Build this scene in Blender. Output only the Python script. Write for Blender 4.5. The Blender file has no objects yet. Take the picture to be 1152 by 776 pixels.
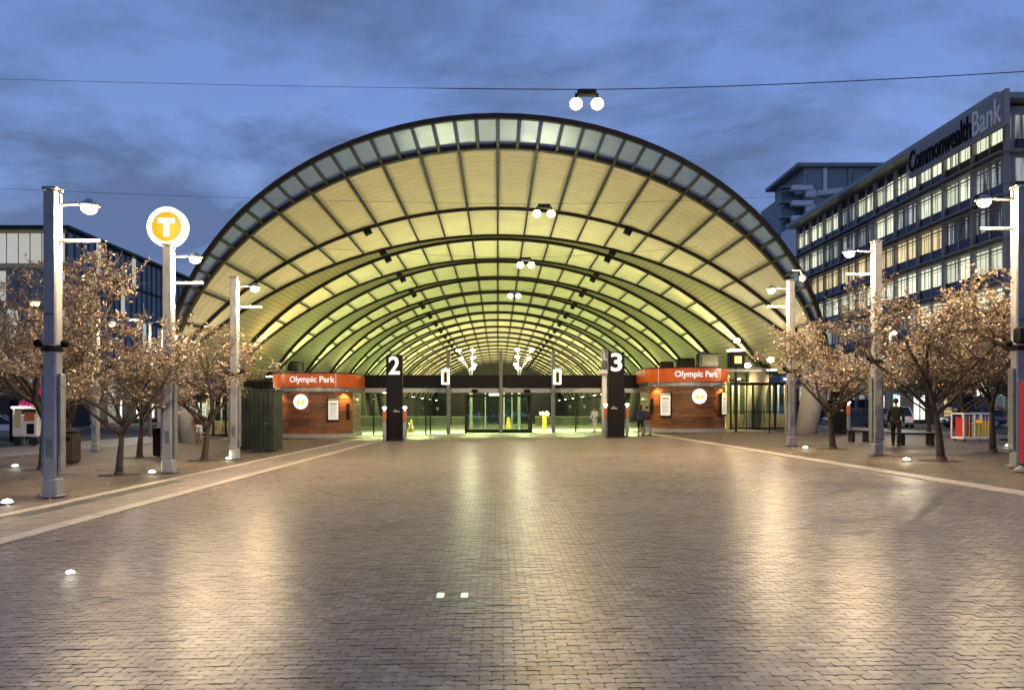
import bpy, bmesh, math, random
import numpy as np
from mathutils import Vector, Matrix
PI = math.pi
R = math.radians
scene = bpy.context.scene
C = scene.collection

# ------------------------------------------------------------------ camera
EYE = 1.6
VPX, VPY, F = 560.0, 460.0, 850.0            # vanishing point and focal length, in photo pixels
cam_d = bpy.data.cameras.new("camera")
cam = bpy.data.objects.new("camera", cam_d)
C.objects.link(cam)
cam.location = (0, 0, EYE)
cam.rotation_euler = (PI / 2, 0, 0)
cam_d.sensor_width = 36
cam_d.lens = F / 1152 * 36
cam_d.shift_x = (576 - VPX) / 1152
cam_d.shift_y = (VPY - 388) / 1152
cam_d.clip_start = 0.1
cam_d.clip_end = 8000
scene.camera = cam

# ------------------------------------------------------------------ world: dusk sky with cloud layers
w = bpy.data.worlds.new("World")
scene.world = w
w.use_nodes = True
nt = w.node_tree
for n in list(nt.nodes): nt.nodes.remove(n)
def WN(t, **k):
    n = nt.nodes.new(t)
    for a, b in k.items(): setattr(n, a, b)
    return n
L = nt.links.new
out = WN('ShaderNodeOutputWorld'); bg = WN('ShaderNodeBackground'); L(bg.outputs[0], out.inputs[0])
sky = WN('ShaderNodeTexSky', sky_type='NISHITA', sun_disc=False)
sky.sun_elevation = R(-3.0); sky.sun_rotation = R(20); sky.altitude = 20
sky.air_density = 1.0; sky.dust_density = 1.0; sky.ozone_density = 3.0
tc = WN('ShaderNodeTexCoord'); sep = WN('ShaderNodeSeparateXYZ'); L(tc.outputs['Generated'], sep.inputs[0])
ramp = WN('ShaderNodeValToRGB')
cr = ramp.color_ramp
cr.elements[0].position = 0.0; cr.elements[0].color = (0.22, 0.33, 0.62, 1)
cr.elements[1].position = 1.0; cr.elements[1].color = (0.08, 0.15, 0.38, 1)
e = cr.elements.new(0.16); e.color = (0.21, 0.32, 0.62, 1)
e = cr.elements.new(0.38); e.color = (0.15, 0.25, 0.53, 1)
L(sep.outputs[2], ramp.inputs[0])
skm = WN('ShaderNodeMixRGB', blend_type='MULTIPLY'); skm.inputs[0].default_value = 1
skm.inputs[2].default_value = (0.6, 0.6, 0.6, 1)
L(sky.outputs[0], skm.inputs[1])
add = WN('ShaderNodeMixRGB', blend_type='ADD'); add.inputs[0].default_value = 1
L(ramp.outputs[0], add.inputs[1]); L(skm.outputs[0], add.inputs[2])
# clouds: direction projected on a flat layer, then noise
za = WN('ShaderNodeMath', operation='ADD'); L(sep.outputs[2], za.inputs[0]); za.inputs[1].default_value = 0.34
zm = WN('ShaderNodeMath', operation='MAXIMUM'); L(za.outputs[0], zm.inputs[0]); zm.inputs[1].default_value = 0.05
dx = WN('ShaderNodeMath', operation='DIVIDE'); L(sep.outputs[0], dx.inputs[0]); L(zm.outputs[0], dx.inputs[1])
dy = WN('ShaderNodeMath', operation='DIVIDE'); L(sep.outputs[1], dy.inputs[0]); L(zm.outputs[0], dy.inputs[1])
cmb = WN('ShaderNodeCombineXYZ'); L(dx.outputs[0], cmb.inputs[0]); L(dy.outputs[0], cmb.inputs[1])
mp = WN('ShaderNodeMapping'); mp.inputs['Location'].default_value = (3.1, 1.7, 0.4); mp.inputs['Scale'].default_value = (1.3, 1.9, 1)
L(cmb.outputs[0], mp.inputs[0])
nz = WN('ShaderNodeTexNoise'); nz.inputs['Scale'].default_value = 1.05; nz.inputs['Detail'].default_value = 12; nz.inputs['Roughness'].default_value = 0.62
nz.inputs['Distortion'].default_value = 0.35
L(mp.outputs[0], nz.inputs['Vector'])
cm = WN('ShaderNodeValToRGB'); cm.color_ramp.elements[0].position = 0.42; cm.color_ramp.elements[1].position = 0.56
L(nz.outputs[0], cm.inputs[0])
cf = WN('ShaderNodeMath', operation='MULTIPLY'); L(cm.outputs[0], cf.inputs[0]); cf.inputs[1].default_value = 0.8
cld = WN('ShaderNodeMixRGB'); L(cf.outputs[0], cld.inputs[0]); L(add.outputs[0], cld.inputs[1])
cld.inputs[2].default_value = (0.088, 0.130, 0.250, 1)
# a few lighter wisps
nz2 = WN('ShaderNodeTexNoise'); nz2.inputs['Scale'].default_value = 2.6; nz2.inputs['Detail'].default_value = 8
L(mp.outputs[0], nz2.inputs['Vector'])
cm2 = WN('ShaderNodeValToRGB'); cm2.color_ramp.elements[0].position = 0.55; cm2.color_ramp.elements[1].position = 0.82
L(nz2.outputs[0], cm2.inputs[0])
cf2 = WN('ShaderNodeMath', operation='MULTIPLY'); L(cm2.outputs[0], cf2.inputs[0]); cf2.inputs[1].default_value = 0.45
cl2 = WN('ShaderNodeMixRGB'); L(cf2.outputs[0], cl2.inputs[0]); L(cld.outputs[0], cl2.inputs[1]); cl2.inputs[2].default_value = (0.30, 0.41, 0.70, 1)
L(cl2.outputs[0], bg.inputs[0]); bg.inputs[1].default_value = 1.08

# last glow of the sun below the horizon, almost nothing
sd = bpy.data.lights.new("sun", 'SUN'); so = bpy.data.objects.new("sun", sd); C.objects.link(so)
sd.energy = 0.04; sd.angle = R(25); sd.color = (0.75, 0.82, 1.0); so.rotation_euler = (R(78), 0, R(20))

vs = scene.view_settings
vs.view_transform = 'Standard'; vs.look = 'None'; vs.gamma = 1; vs.use_curve_mapping = False; vs.exposure = 0
scene.render.engine = 'CYCLES'
cy = scene.cycles
cy.use_denoising = True
cy.max_bounces = 6; cy.diffuse_bounces = 2; cy.glossy_bounces = 3; cy.transparent_max_bounces = 16; cy.transmission_bounces = 6
cy.sample_clamp_indirect = 2.5; cy.sample_clamp_direct = 0; cy.caustics_reflective = False; cy.caustics_refractive = False
cy.use_light_tree = True

# ------------------------------------------------------------------ materials
def mat(name, col, rough=0.6, metal=0.0, emit=None, estr=0.0, noise=0.0, nscale=6.0, bump=0.0, bscale=30.0, spec=0.5, rand=0.0, stretch=None, coat=0.0):
    m = bpy.data.materials.new(name); m.use_nodes = True
    t = m.node_tree; b = t.nodes['Principled BSDF']
    b.inputs['Base Color'].default_value = (*col, 1); b.inputs['Roughness'].default_value = rough
    b.inputs['Metallic'].default_value = metal; b.inputs['Specular IOR Level'].default_value = spec
    b.inputs['Coat Weight'].default_value = coat
    co = t.nodes.new('ShaderNodeTexCoord'); vec = co.outputs['Object']
    if stretch:
        mp = t.nodes.new('ShaderNodeMapping'); mp.inputs['Scale'].default_value = stretch
        t.links.new(vec, mp.inputs[0]); vec = mp.outputs[0]
    if noise > 0 or rand > 0:
        hs = t.nodes.new('ShaderNodeHueSaturation'); hs.inputs['Color'].default_value = (*col, 1)
        last = None
        if noise > 0:
            n = t.nodes.new('ShaderNodeTexNoise'); n.inputs['Scale'].default_value = nscale; n.inputs['Detail'].default_value = 6
            n.inputs['Roughness'].default_value = 0.6
            t.links.new(vec, n.inputs['Vector'])
            mr = t.nodes.new('ShaderNodeMapRange'); mr.inputs[1].default_value = 0.25; mr.inputs[2].default_value = 0.75
            mr.inputs[3].default_value = 1 - noise; mr.inputs[4].default_value = 1 + noise
            t.links.new(n.outputs[0], mr.inputs[0]); last = mr.outputs[0]
            rr = t.nodes.new('ShaderNodeMapRange'); rr.inputs[1].default_value = 0.3; rr.inputs[2].default_value = 0.7
            rr.inputs[3].default_value = max(0.02, rough - 0.12); rr.inputs[4].default_value = min(1, rough + 0.12)
            t.links.new(n.outputs[0], rr.inputs[0]); t.links.new(rr.outputs[0], b.inputs['Roughness'])
        if rand > 0:
            oi = t.nodes.new('ShaderNodeObjectInfo')
            r2 = t.nodes.new('ShaderNodeMapRange'); r2.inputs[3].default_value = 1 - rand; r2.inputs[4].default_value = 1 + rand
            t.links.new(oi.outputs['Random'], r2.inputs[0])
            if last is None: last = r2.outputs[0]
            else:
                mu = t.nodes.new('ShaderNodeMath'); mu.operation = 'MULTIPLY'
                t.links.new(last, mu.inputs[0]); t.links.new(r2.outputs[0], mu.inputs[1]); last = mu.outputs[0]
        t.links.new(last, hs.inputs['Value']); t.links.new(hs.outputs[0], b.inputs['Base Color'])
    if bump > 0:
        n = t.nodes.new('ShaderNodeTexNoise'); n.inputs['Scale'].default_value = bscale; n.inputs['Detail'].default_value = 5
        t.links.new(vec, n.inputs['Vector'])
        bp = t.nodes.new('ShaderNodeBump'); bp.inputs['Strength'].default_value = bump; bp.inputs['Distance'].default_value = 0.02
        t.links.new(n.outputs[0], bp.inputs['Height']); t.links.new(bp.outputs[0], b.inputs['Normal'])
    if emit:
        b.inputs['Emission Color'].default_value = (*emit, 1); b.inputs['Emission Strength'].default_value = estr
    return m

def glassmat(name, tint, alpha, rough=0.05, milky=0.0, ior=1.5):
    m = bpy.data.materials.new(name); m.use_nodes = True; t = m.node_tree
    for n in list(t.nodes): t.nodes.remove(n)
    o = t.nodes.new('ShaderNodeOutputMaterial'); tr = t.nodes.new('ShaderNodeBsdfTransparent'); tr.inputs[0].default_value = (*tint, 1)
    gl = t.nodes.new('ShaderNodeBsdfGlossy'); gl.inputs['Roughness'].default_value = rough
    fr = t.nodes.new('ShaderNodeFresnel'); fr.inputs[0].default_value = ior
    ad = t.nodes.new('ShaderNodeMath'); ad.operation = 'ADD'; ad.use_clamp = True; ad.inputs[1].default_value = alpha
    t.links.new(fr.outputs[0], ad.inputs[0])
    mx = t.nodes.new('ShaderNodeMixShader'); t.links.new(ad.outputs[0], mx.inputs[0]); t.links.new(tr.outputs[0], mx.inputs[1]); t.links.new(gl.outputs[0], mx.inputs[2])
    last = mx.outputs[0]
    if milky > 0:
        df = t.nodes.new('ShaderNodeBsdfTranslucent'); df.inputs[0].default_value = (0.75, 0.85, 0.9, 1)
        d2 = t.nodes.new('ShaderNodeBsdfDiffuse'); d2.inputs[0].default_value = (0.6, 0.68, 0.72, 1)
        m3 = t.nodes.new('ShaderNodeMixShader'); m3.inputs[0].default_value = 0.0; t.links.new(df.outputs[0], m3.inputs[1]); t.links.new(d2.outputs[0], m3.inputs[2])
        m2 = t.nodes.new('ShaderNodeMixShader')
        nz = t.nodes.new('ShaderNodeTexNoise'); nz.inputs['Scale'].default_value = 1.4; nz.inputs['Detail'].default_value = 7
        co = t.nodes.new('ShaderNodeTexCoord'); t.links.new(co.outputs['Object'], nz.inputs['Vector'])
        mr = t.nodes.new('ShaderNodeMapRange'); mr.inputs[3].default_value = milky * 0.5; mr.inputs[4].default_value = milky * 1.5
        t.links.new(nz.outputs[0], mr.inputs[0]); t.links.new(mr.outputs[0], m2.inputs[0])
        t.links.new(last, m2.inputs[1]); t.links.new(m3.outputs[0], m2.inputs[2]); last = m2.outputs[0]
    t.links.new(last, o.inputs[0])
    return m

def banded(name, col, axis, per, rough=0.6, depth=0.02, strength=0.6, noise=0.12, dark=0.75, rand=0.06):
    """panel with fine grooves along one UV axis"""
    m = mat(name, col, rough, rand=rand, noise=noise, nscale=0.7)
    t = m.node_tree; b = t.nodes['Principled BSDF']
    uv = t.nodes.new('ShaderNodeUVMap'); sp = t.nodes.new('ShaderNodeSeparateXYZ'); t.links.new(uv.outputs[0], sp.inputs[0])
    d = t.nodes.new('ShaderNodeMath'); d.operation = 'DIVIDE'; d.inputs[1].default_value = per; t.links.new(sp.outputs[axis], d.inputs[0])
    f = t.nodes.new('ShaderNodeMath'); f.operation = 'FRACT'; t.links.new(d.outputs[0], f.inputs[0])
    r = t.nodes.new('ShaderNodeValToRGB'); e = r.color_ramp.elements
    e[0].position = 0.0; e[0].color = (dark, dark, dark, 1); e[1].position = 0.16; e[1].color = (1, 1, 1, 1)
    x = r.color_ramp.elements.new(0.9); x.color = (1, 1, 1, 1); x = r.color_ramp.elements.new(1.0); x.color = (dark, dark, dark, 1)
    t.links.new(f.outputs[0], r.inputs[0])
    mu = t.nodes.new('ShaderNodeMixRGB'); mu.blend_type = 'MULTIPLY'; mu.inputs[0].default_value = 1
    src = b.inputs['Base Color'].links[0].from_socket
    t.links.new(src, mu.inputs[1]); t.links.new(r.outputs[0], mu.inputs[2]); t.links.new(mu.outputs[0], b.inputs['Base Color'])
    bp = t.nodes.new('ShaderNodeBump'); bp.inputs['Strength'].default_value = strength; bp.inputs['Distance'].default_value = depth
    t.links.new(r.outputs[0], bp.inputs['Height']); t.links.new(bp.outputs[0], b.inputs['Normal'])
    return m

M = {}
M['asphalt'] = mat('asphalt', (0.055, 0.053, 0.05), 0.85, spec=0.2, noise=0.3, nscale=1.5, bump=0.4, bscale=90)
M['side'] = mat('side_paving', (0.17, 0.135, 0.10), 0.62, noise=0.35, nscale=0.9, spec=0.25)
def add_joints(m, bw_, bh_):
    t = m.node_tree; b = t.nodes['Principled BSDF']; geo = t.nodes.new('ShaderNodeNewGeometry')
    br = t.nodes.new('ShaderNodeTexBrick'); br.inputs['Color1'].default_value = (0.82, 0.82, 0.82, 1); br.inputs['Color2'].default_value = (1.1, 1.08, 1.05, 1); br.inputs['Mortar'].default_value = (0.35, 0.34, 0.32, 1)
    br.inputs['Scale'].default_value = 1; br.inputs['Mortar Size'].default_value = 0.008; br.inputs['Brick Width'].default_value = bw_; br.inputs['Row Height'].default_value = bh_
    t.links.new(geo.outputs['Position'], br.inputs['Vector'])
    mu = t.nodes.new('ShaderNodeMixRGB'); mu.blend_type = 'MULTIPLY'; mu.inputs[0].default_value = 1; src = b.inputs['Base Color'].links[0].from_socket
    t.links.new(src, mu.inputs[1]); t.links.new(br.outputs[0], mu.inputs[2]); t.links.new(mu.outputs[0], b.inputs['Base Color'])
    bp = t.nodes.new('ShaderNodeBump'); bp.invert = True; bp.inputs['Strength'].default_value = 0.4; bp.inputs['Distance'].default_value = 0.01; t.links.new(br.outputs['Fac'], bp.inputs['Height']); t.links.new(bp.outputs[0], b.inputs['Normal'])
add_joints(M['side'], 0.4, 0.2)
M['kerb'] = mat('pale_kerb', (0.50, 0.44, 0.35), 0.5, noise=0.2, nscale=3, rand=0.08, bump=0.2)
M['band'] = mat('band_paving', (0.26, 0.22, 0.175), 0.5, noise=0.25, nscale=1.2, rand=0.1, bump=0.3, bscale=50)
M['grate'] = mat('drain_grate', (0.09, 0.095, 0.08), 0.5, metal=0.3, noise=0.2)
M['joint'] = mat('joint_sand', (0.06, 0.052, 0.044), 0.9, noise=0.2)
M['ground'] = mat('distant_ground', (0.045, 0.05, 0.05), 0.85, noise=0.3, nscale=0.4)
M['concrete'] = mat('pale_concrete', (0.36, 0.35, 0.34), 0.7, noise=0.22, nscale=4, bump=0.25, bscale=25, rand=0.05)
M['pole'] = mat('pole_concrete', (0.36, 0.36, 0.37), 0.6, noise=0.25, nscale=6, bump=0.25, bscale=30, stretch=(1, 1, 0.4))
M['dsteel'] = mat('dark_painted_steel', (0.013, 0.0125, 0.012), 0.5, noise=0.2, nscale=3, spec=0.3)
M['postgrey'] = mat('grey_painted_post', (0.16, 0.16, 0.15), 0.5, noise=0.15)
M['gsteel'] = mat('galvanised_steel', (0.34, 0.35, 0.36), 0.38, metal=0.75, noise=0.2, nscale=8)
M['white'] = mat('white_paint', (0.78, 0.78, 0.75), 0.4, noise=0.06)
M['black'] = mat('black_panel', (0.006, 0.006, 0.007), 0.55, spec=0.2)
M['blackmatt'] = mat('matt_black', (0.008, 0.008, 0.009), 0.8, spec=0.2)
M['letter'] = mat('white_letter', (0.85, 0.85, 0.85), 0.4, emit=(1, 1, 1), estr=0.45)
M['panelA'] = banded('cream_roof_panel', (0.72, 0.67, 0.50), 1, 0.78, dark=0.80, rand=0.09)
M['panelB'] = banded('olive_slatted_soffit', (0.215, 0.205, 0.12), 0, 0.34, dark=0.35, strength=1.0, rand=0.05)
M['rooftop'] = mat('roof_sheet', (0.3, 0.31, 0.32), 0.4, metal=0.5)
M['visor'] = glassmat('visor_glass', (0.97, 1.0, 0.99), 0.0, 0.3, milky=0.12, ior=1.08)
M['glass'] = glassmat('clear_glass', (0.86, 0.93, 0.88), 0.04, 0.02)
M['orange'] = mat('orange_fascia', (0.66, 0.115, 0.008), 0.38, noise=0.06, nscale=2)
M['orangesign'] = mat('orange_red_sign', (0.55, 0.15, 0.06), 0.45)
M['timber'] = mat('red_brown_timber', (0.20, 0.082, 0.03), 0.32, noise=0.45, nscale=3.5, rand=0.4, stretch=(0.5, 0.5, 6), bump=0.15, coat=0.25)
M['poster'] = mat('lit_poster_paper', (0.85, 0.85, 0.75), 0.5, emit=(1, 0.85, 0.55), estr=0.75, noise=0.1)
M['paper'] = mat('notice_paper', (0.8, 0.82, 0.78), 0.5, emit=(0.95, 1, 0.9), estr=0.35, noise=0.12, nscale=12)
M['whitelit'] = mat('lit_white_acrylic', (0.9, 0.9, 0.9), 0.3, emit=(1.0, 0.97, 0.85), estr=1.6)
M['yellowlit'] = mat('lit_yellow_acrylic', (0.35, 0.16, 0.01), 0.3, emit=(1.0, 0.42, 0.01), estr=0.72)
M['lemonlit'] = mat('lit_lemon_acrylic', (0.4, 0.35, 0.02), 0.3, emit=(1.0, 0.80, 0.02), estr=0.85)
M['yellow'] = mat('yellow_plastic', (0.85, 0.55, 0.03), 0.45)
M['bulbwarm'] = mat('warm_lamp_glass', (1, 0.9, 0.7), 0.3, emit=(1.0, 0.74, 0.30), estr=6)
M['bulbwhite'] = mat('white_lamp_glass', (1, 1, 0.95), 0.3, emit=(1.0, 0.96, 0.82), estr=30)
M['bulbsoft'] = mat('soft_lamp_glass', (1, 1, 0.95), 0.3, emit=(1.0, 1.0, 0.82), estr=26)
M['bulbhot'] = mat('floodlight_glass', (1, 0.9, 0.7), 0.3, emit=(1.0, 0.74, 0.26), estr=9)
def bowlmat():
    m = bpy.data.materials.new('frosted_lamp_bowl'); m.use_nodes = True; t = m.node_tree
    for n in list(t.nodes): t.nodes.remove(n)
    o = t.nodes.new('ShaderNodeOutputMaterial'); tr = t.nodes.new('ShaderNodeBsdfTransparent'); em = t.nodes.new('ShaderNodeEmission'); em.inputs[0].default_value = (1.0, 0.62, 0.13, 1); em.inputs[1].default_value = 1.25
    mx = t.nodes.new('ShaderNodeMixShader'); mx.inputs[0].default_value = 0.8
    t.links.new(tr.outputs[0], mx.inputs[1]); t.links.new(em.outputs[0], mx.inputs[2]); t.links.new(mx.outputs[0], o.inputs[0]); return m
M['bowl'] = bowlmat()
M['groundlit'] = mat('ground_light_glass', (0.9, 0.9, 0.85), 0.3, emit=(1.0, 0.95, 0.78), estr=4)
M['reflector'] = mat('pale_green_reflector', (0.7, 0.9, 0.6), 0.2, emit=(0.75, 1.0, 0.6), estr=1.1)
M['trunk_shade'] = mat('painted_trunk_shade', (0.075, 0.058, 0.043), 0.95, noise=0.4, nscale=20, bump=0.8, bscale=40)  # dark tone for the shade painted round the trunk feet
M['bark'] = mat('bark', (0.075, 0.056, 0.043), 0.85, noise=0.4, nscale=9, bump=0.8, bscale=28, stretch=(1, 1, 0.3))
M['twig'] = mat('twig_bark', (0.26, 0.20, 0.15), 0.8)
def leafmat(name, cols, rough=0.4):
    m = mat(name, cols[0], rough, spec=0.7); t = m.node_tree; b = t.nodes['Principled BSDF']
    g = t.nodes.new('ShaderNodeNewGeometry'); r = t.nodes.new('ShaderNodeValToRGB'); r.color_ramp.interpolation = 'CONSTANT'
    t.links.new(g.outputs['Random Per Island'], r.inputs[0])
    r.color_ramp.elements[0].color = (*cols[0], 1); r.color_ramp.elements[1].color = (*cols[-1], 1); r.color_ramp.elements[1].position = (len(cols) - 1) / len(cols)
    for i, c in enumerate(cols[1:-1]):
        e = r.color_ramp.elements.new((i + 1) / len(cols)); e.color = (*c, 1)
    t.links.new(r.outputs[0], b.inputs['Base Color'])
    return m
M['leafbrown'] = leafmat('dry_brown_leaves', [(0.36, 0.25, 0.12), (0.13, 0.10, 0.06), (0.44, 0.32, 0.17), (0.18, 0.14, 0.10), (0.58, 0.48, 0.36), (0.24, 0.19, 0.12), (0.35, 0.22, 0.10), (0.10, 0.085, 0.06), (0.88, 0.82, 0.70), (0.22, 0.17, 0.12), (0.30, 0.22, 0.14)])  # the palest tone paints lamp glints on some leaves
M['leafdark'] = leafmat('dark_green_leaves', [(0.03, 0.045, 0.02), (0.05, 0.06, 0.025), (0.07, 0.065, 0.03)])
M['darkclad'] = mat('dark_green_cladding', (0.025, 0.035, 0.026), 0.55, noise=0.25, nscale=1.5, rand=0.15)
M['navy'] = mat('navy_spandrel_glass', (0.022, 0.026, 0.045), 0.14, noise=0.15, nscale=1, rand=0.3)
M['bluegrey'] = mat('blue_grey_glass', (0.19, 0.235, 0.26), 0.45, noise=0.2, nscale=0.6, rand=0.2)
M['officegrey'] = mat('office_frame_grey', (0.27, 0.26, 0.25), 0.5, noise=0.12, rand=0.05)
M['officelight'] = mat('office_sill_metal', (0.30, 0.29, 0.28), 0.4, metal=0.3, noise=0.1)
def litwin(name, c1, c2, strength, wscale, thresh):
    """a lit office seen through glass with half-drawn blinds: bright bays, dark gaps"""
    m = mat(name, (0.05, 0.055, 0.06), 0.12); t = m.node_tree; b = t.nodes['Principled BSDF']
    co = t.nodes.new('ShaderNodeTexCoord'); mp = t.nodes.new('ShaderNodeMapping'); mp.inputs['Scale'].default_value = (wscale, wscale, 0.12)
    oi = t.nodes.new('ShaderNodeObjectInfo'); cx = t.nodes.new('ShaderNodeVectorMath'); cx.operation = 'SCALE'; cx.inputs[0].default_value = (13, 17, 11)
    t.links.new(oi.outputs['Random'], cx.inputs['Scale']); t.links.new(cx.outputs[0], mp.inputs['Location'])
    t.links.new(co.outputs['Object'], mp.inputs[0])
    n = t.nodes.new('ShaderNodeTexNoise'); n.inputs['Scale'].default_value = 1.0; n.inputs['Detail'].default_value = 2; t.links.new(mp.outputs[0], n.inputs['Vector'])
    r = t.nodes.new('ShaderNodeValToRGB'); e = r.color_ramp.elements; e[0].position = thresh; e[0].color = (*[c * 0.12 for c in c2], 1); e[1].position = thresh + 0.12; e[1].color = (*c1, 1)
    t.links.new(n.outputs[0], r.inputs[0]); t.links.new(r.outputs[0], b.inputs['Emission Color'])
    mr = t.nodes.new('ShaderNodeMapRange'); mr.inputs[3].default_value = strength * 0.6; mr.inputs[4].default_value = strength * 1.2
    t.links.new(oi.outputs['Random'], mr.inputs[0]); t.links.new(mr.outputs[0], b.inputs['Emission Strength'])
    return m
M['win_bright'] = litwin('lit_window_white', (0.86, 0.90, 0.66), (0.5, 0.5, 0.3), 1.15, 3.4, 0.33)
M['win_warm'] = litwin('lit_window_warm', (0.90, 0.72, 0.36), (0.4, 0.3, 0.15), 1.05, 4.0, 0.35)
M['win_dim'] = litwin('dim_window', (0.44, 0.48, 0.46), (0.12, 0.15, 0.18), 1.0, 2.6, 0.44)
M['win_sky'] = mat('cream_lit_pane', (0.4, 0.42, 0.42), 0.15, emit=(0.75, 0.72, 0.58), estr=0.55, noise=0.2, nscale=0.8, rand=0.3)
M['carpaint'] = mat('silver_car_paint', (0.45, 0.47, 0.5), 0.25, metal=0.5, coat=0.6)
M['carwhite'] = mat('white_car_paint', (0.75, 0.76, 0.78), 0.25, coat=0.6)
M['cardark'] = mat('dark_blue_car_paint', (0.03, 0.045, 0.09), 0.22, metal=0.3, coat=0.8)
M['carglass'] = mat('car_glass', (0.01, 0.012, 0.015), 0.05)
M['rubber'] = mat('rubber', (0.015, 0.015, 0.015), 0.8)
M['tail'] = mat('red_tail_lamp', (0.6, 0.02, 0.01), 0.2, emit=(1, 0.05, 0.02), estr=0.4)
M['head'] = mat('headlamp', (0.8, 0.82, 0.85), 0.1)
M['skin'] = mat('skin', (0.42, 0.24, 0.16), 0.5, noise=0.08)
M['hair'] = mat('dark_hair', (0.02, 0.014, 0.01), 0.5)
M['navycloth'] = mat('navy_cloth', (0.02, 0.05, 0.10), 0.8, noise=0.2, nscale=20)
M['blackcloth'] = mat('black_cloth', (0.010, 0.010, 0.011), 0.9, noise=0.2, nscale=20)
M['marooncloth'] = mat('maroon_cloth', (0.10, 0.015, 0.02), 0.85, noise=0.2, nscale=20)
M['whitecloth'] = mat('white_cloth', (0.62, 0.66, 0.64), 0.85, noise=0.12, nscale=20)
M['greycloth'] = mat('grey_cloth', (0.22, 0.23, 0.25), 0.85, noise=0.15, nscale=20)
M['hivis'] = mat('hi_vis_cloth', (0.55, 0.85, 0.08), 0.7)
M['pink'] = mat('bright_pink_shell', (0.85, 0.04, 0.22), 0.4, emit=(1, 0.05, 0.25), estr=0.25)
M['red'] = mat('red_sign_face', (0.75, 0.03, 0.03), 0.4, emit=(1, 0.04, 0.03), estr=0.30)
M['redbin'] = mat('red_contents', (0.5, 0.04, 0.03), 0.5)
M['teal'] = mat('cyan_screen', (0.2, 0.6, 0.8), 0.4, emit=(0.25, 0.75, 1), estr=0.7)
M['shoplit'] = mat('lit_shop_interior', (0.8, 0.8, 0.75), 0.6, emit=(1.0, 0.97, 0.85), estr=1.0, noise=0.3, nscale=1.1)
M['shopwarm'] = mat('warm_lit_shop_interior', (0.8, 0.6, 0.25), 0.6, emit=(1.0, 0.72, 0.25), estr=0.55, noise=0.3, nscale=1.1)
M['yellowwall'] = mat('cream_wall_render', (0.62, 0.50, 0.26), 0.55, noise=0.15, nscale=2)
M['greenfloor'] = mat('polished_concourse_tiles', (0.50, 0.53, 0.44), 0.28, noise=0.12, nscale=0.8)
M['greenwall'] = mat('green_glazed_wall', (0.12, 0.16, 0.09), 0.35, noise=0.2, nscale=1.5, rand=0.2)
M['darkwall'] = mat('dark_side_wall', (0.035, 0.038, 0.034), 0.6, noise=0.3, nscale=0.5)
M['towerwhite'] = mat('tower_white_render', (0.85, 0.82, 0.82), 0.6, noise=0.1)
M['skin2'] = M['skin']

# ------------------------------------------------------------------ helpers
def tag(o, label=None, cat=None, group=None, kind=None):
    if label: o['label'] = label
    if cat: o['category'] = cat
    if group: o['group'] = group
    if kind: o['kind'] = kind
    return o

def empty(name, loc, rz=0, **k):
    o = bpy.data.objects.new(name, None); C.objects.link(o); o.location = loc; o.rotation_euler = (0, 0, rz)
    o.empty_display_size = 0.2
    return tag(o, **k)

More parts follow.
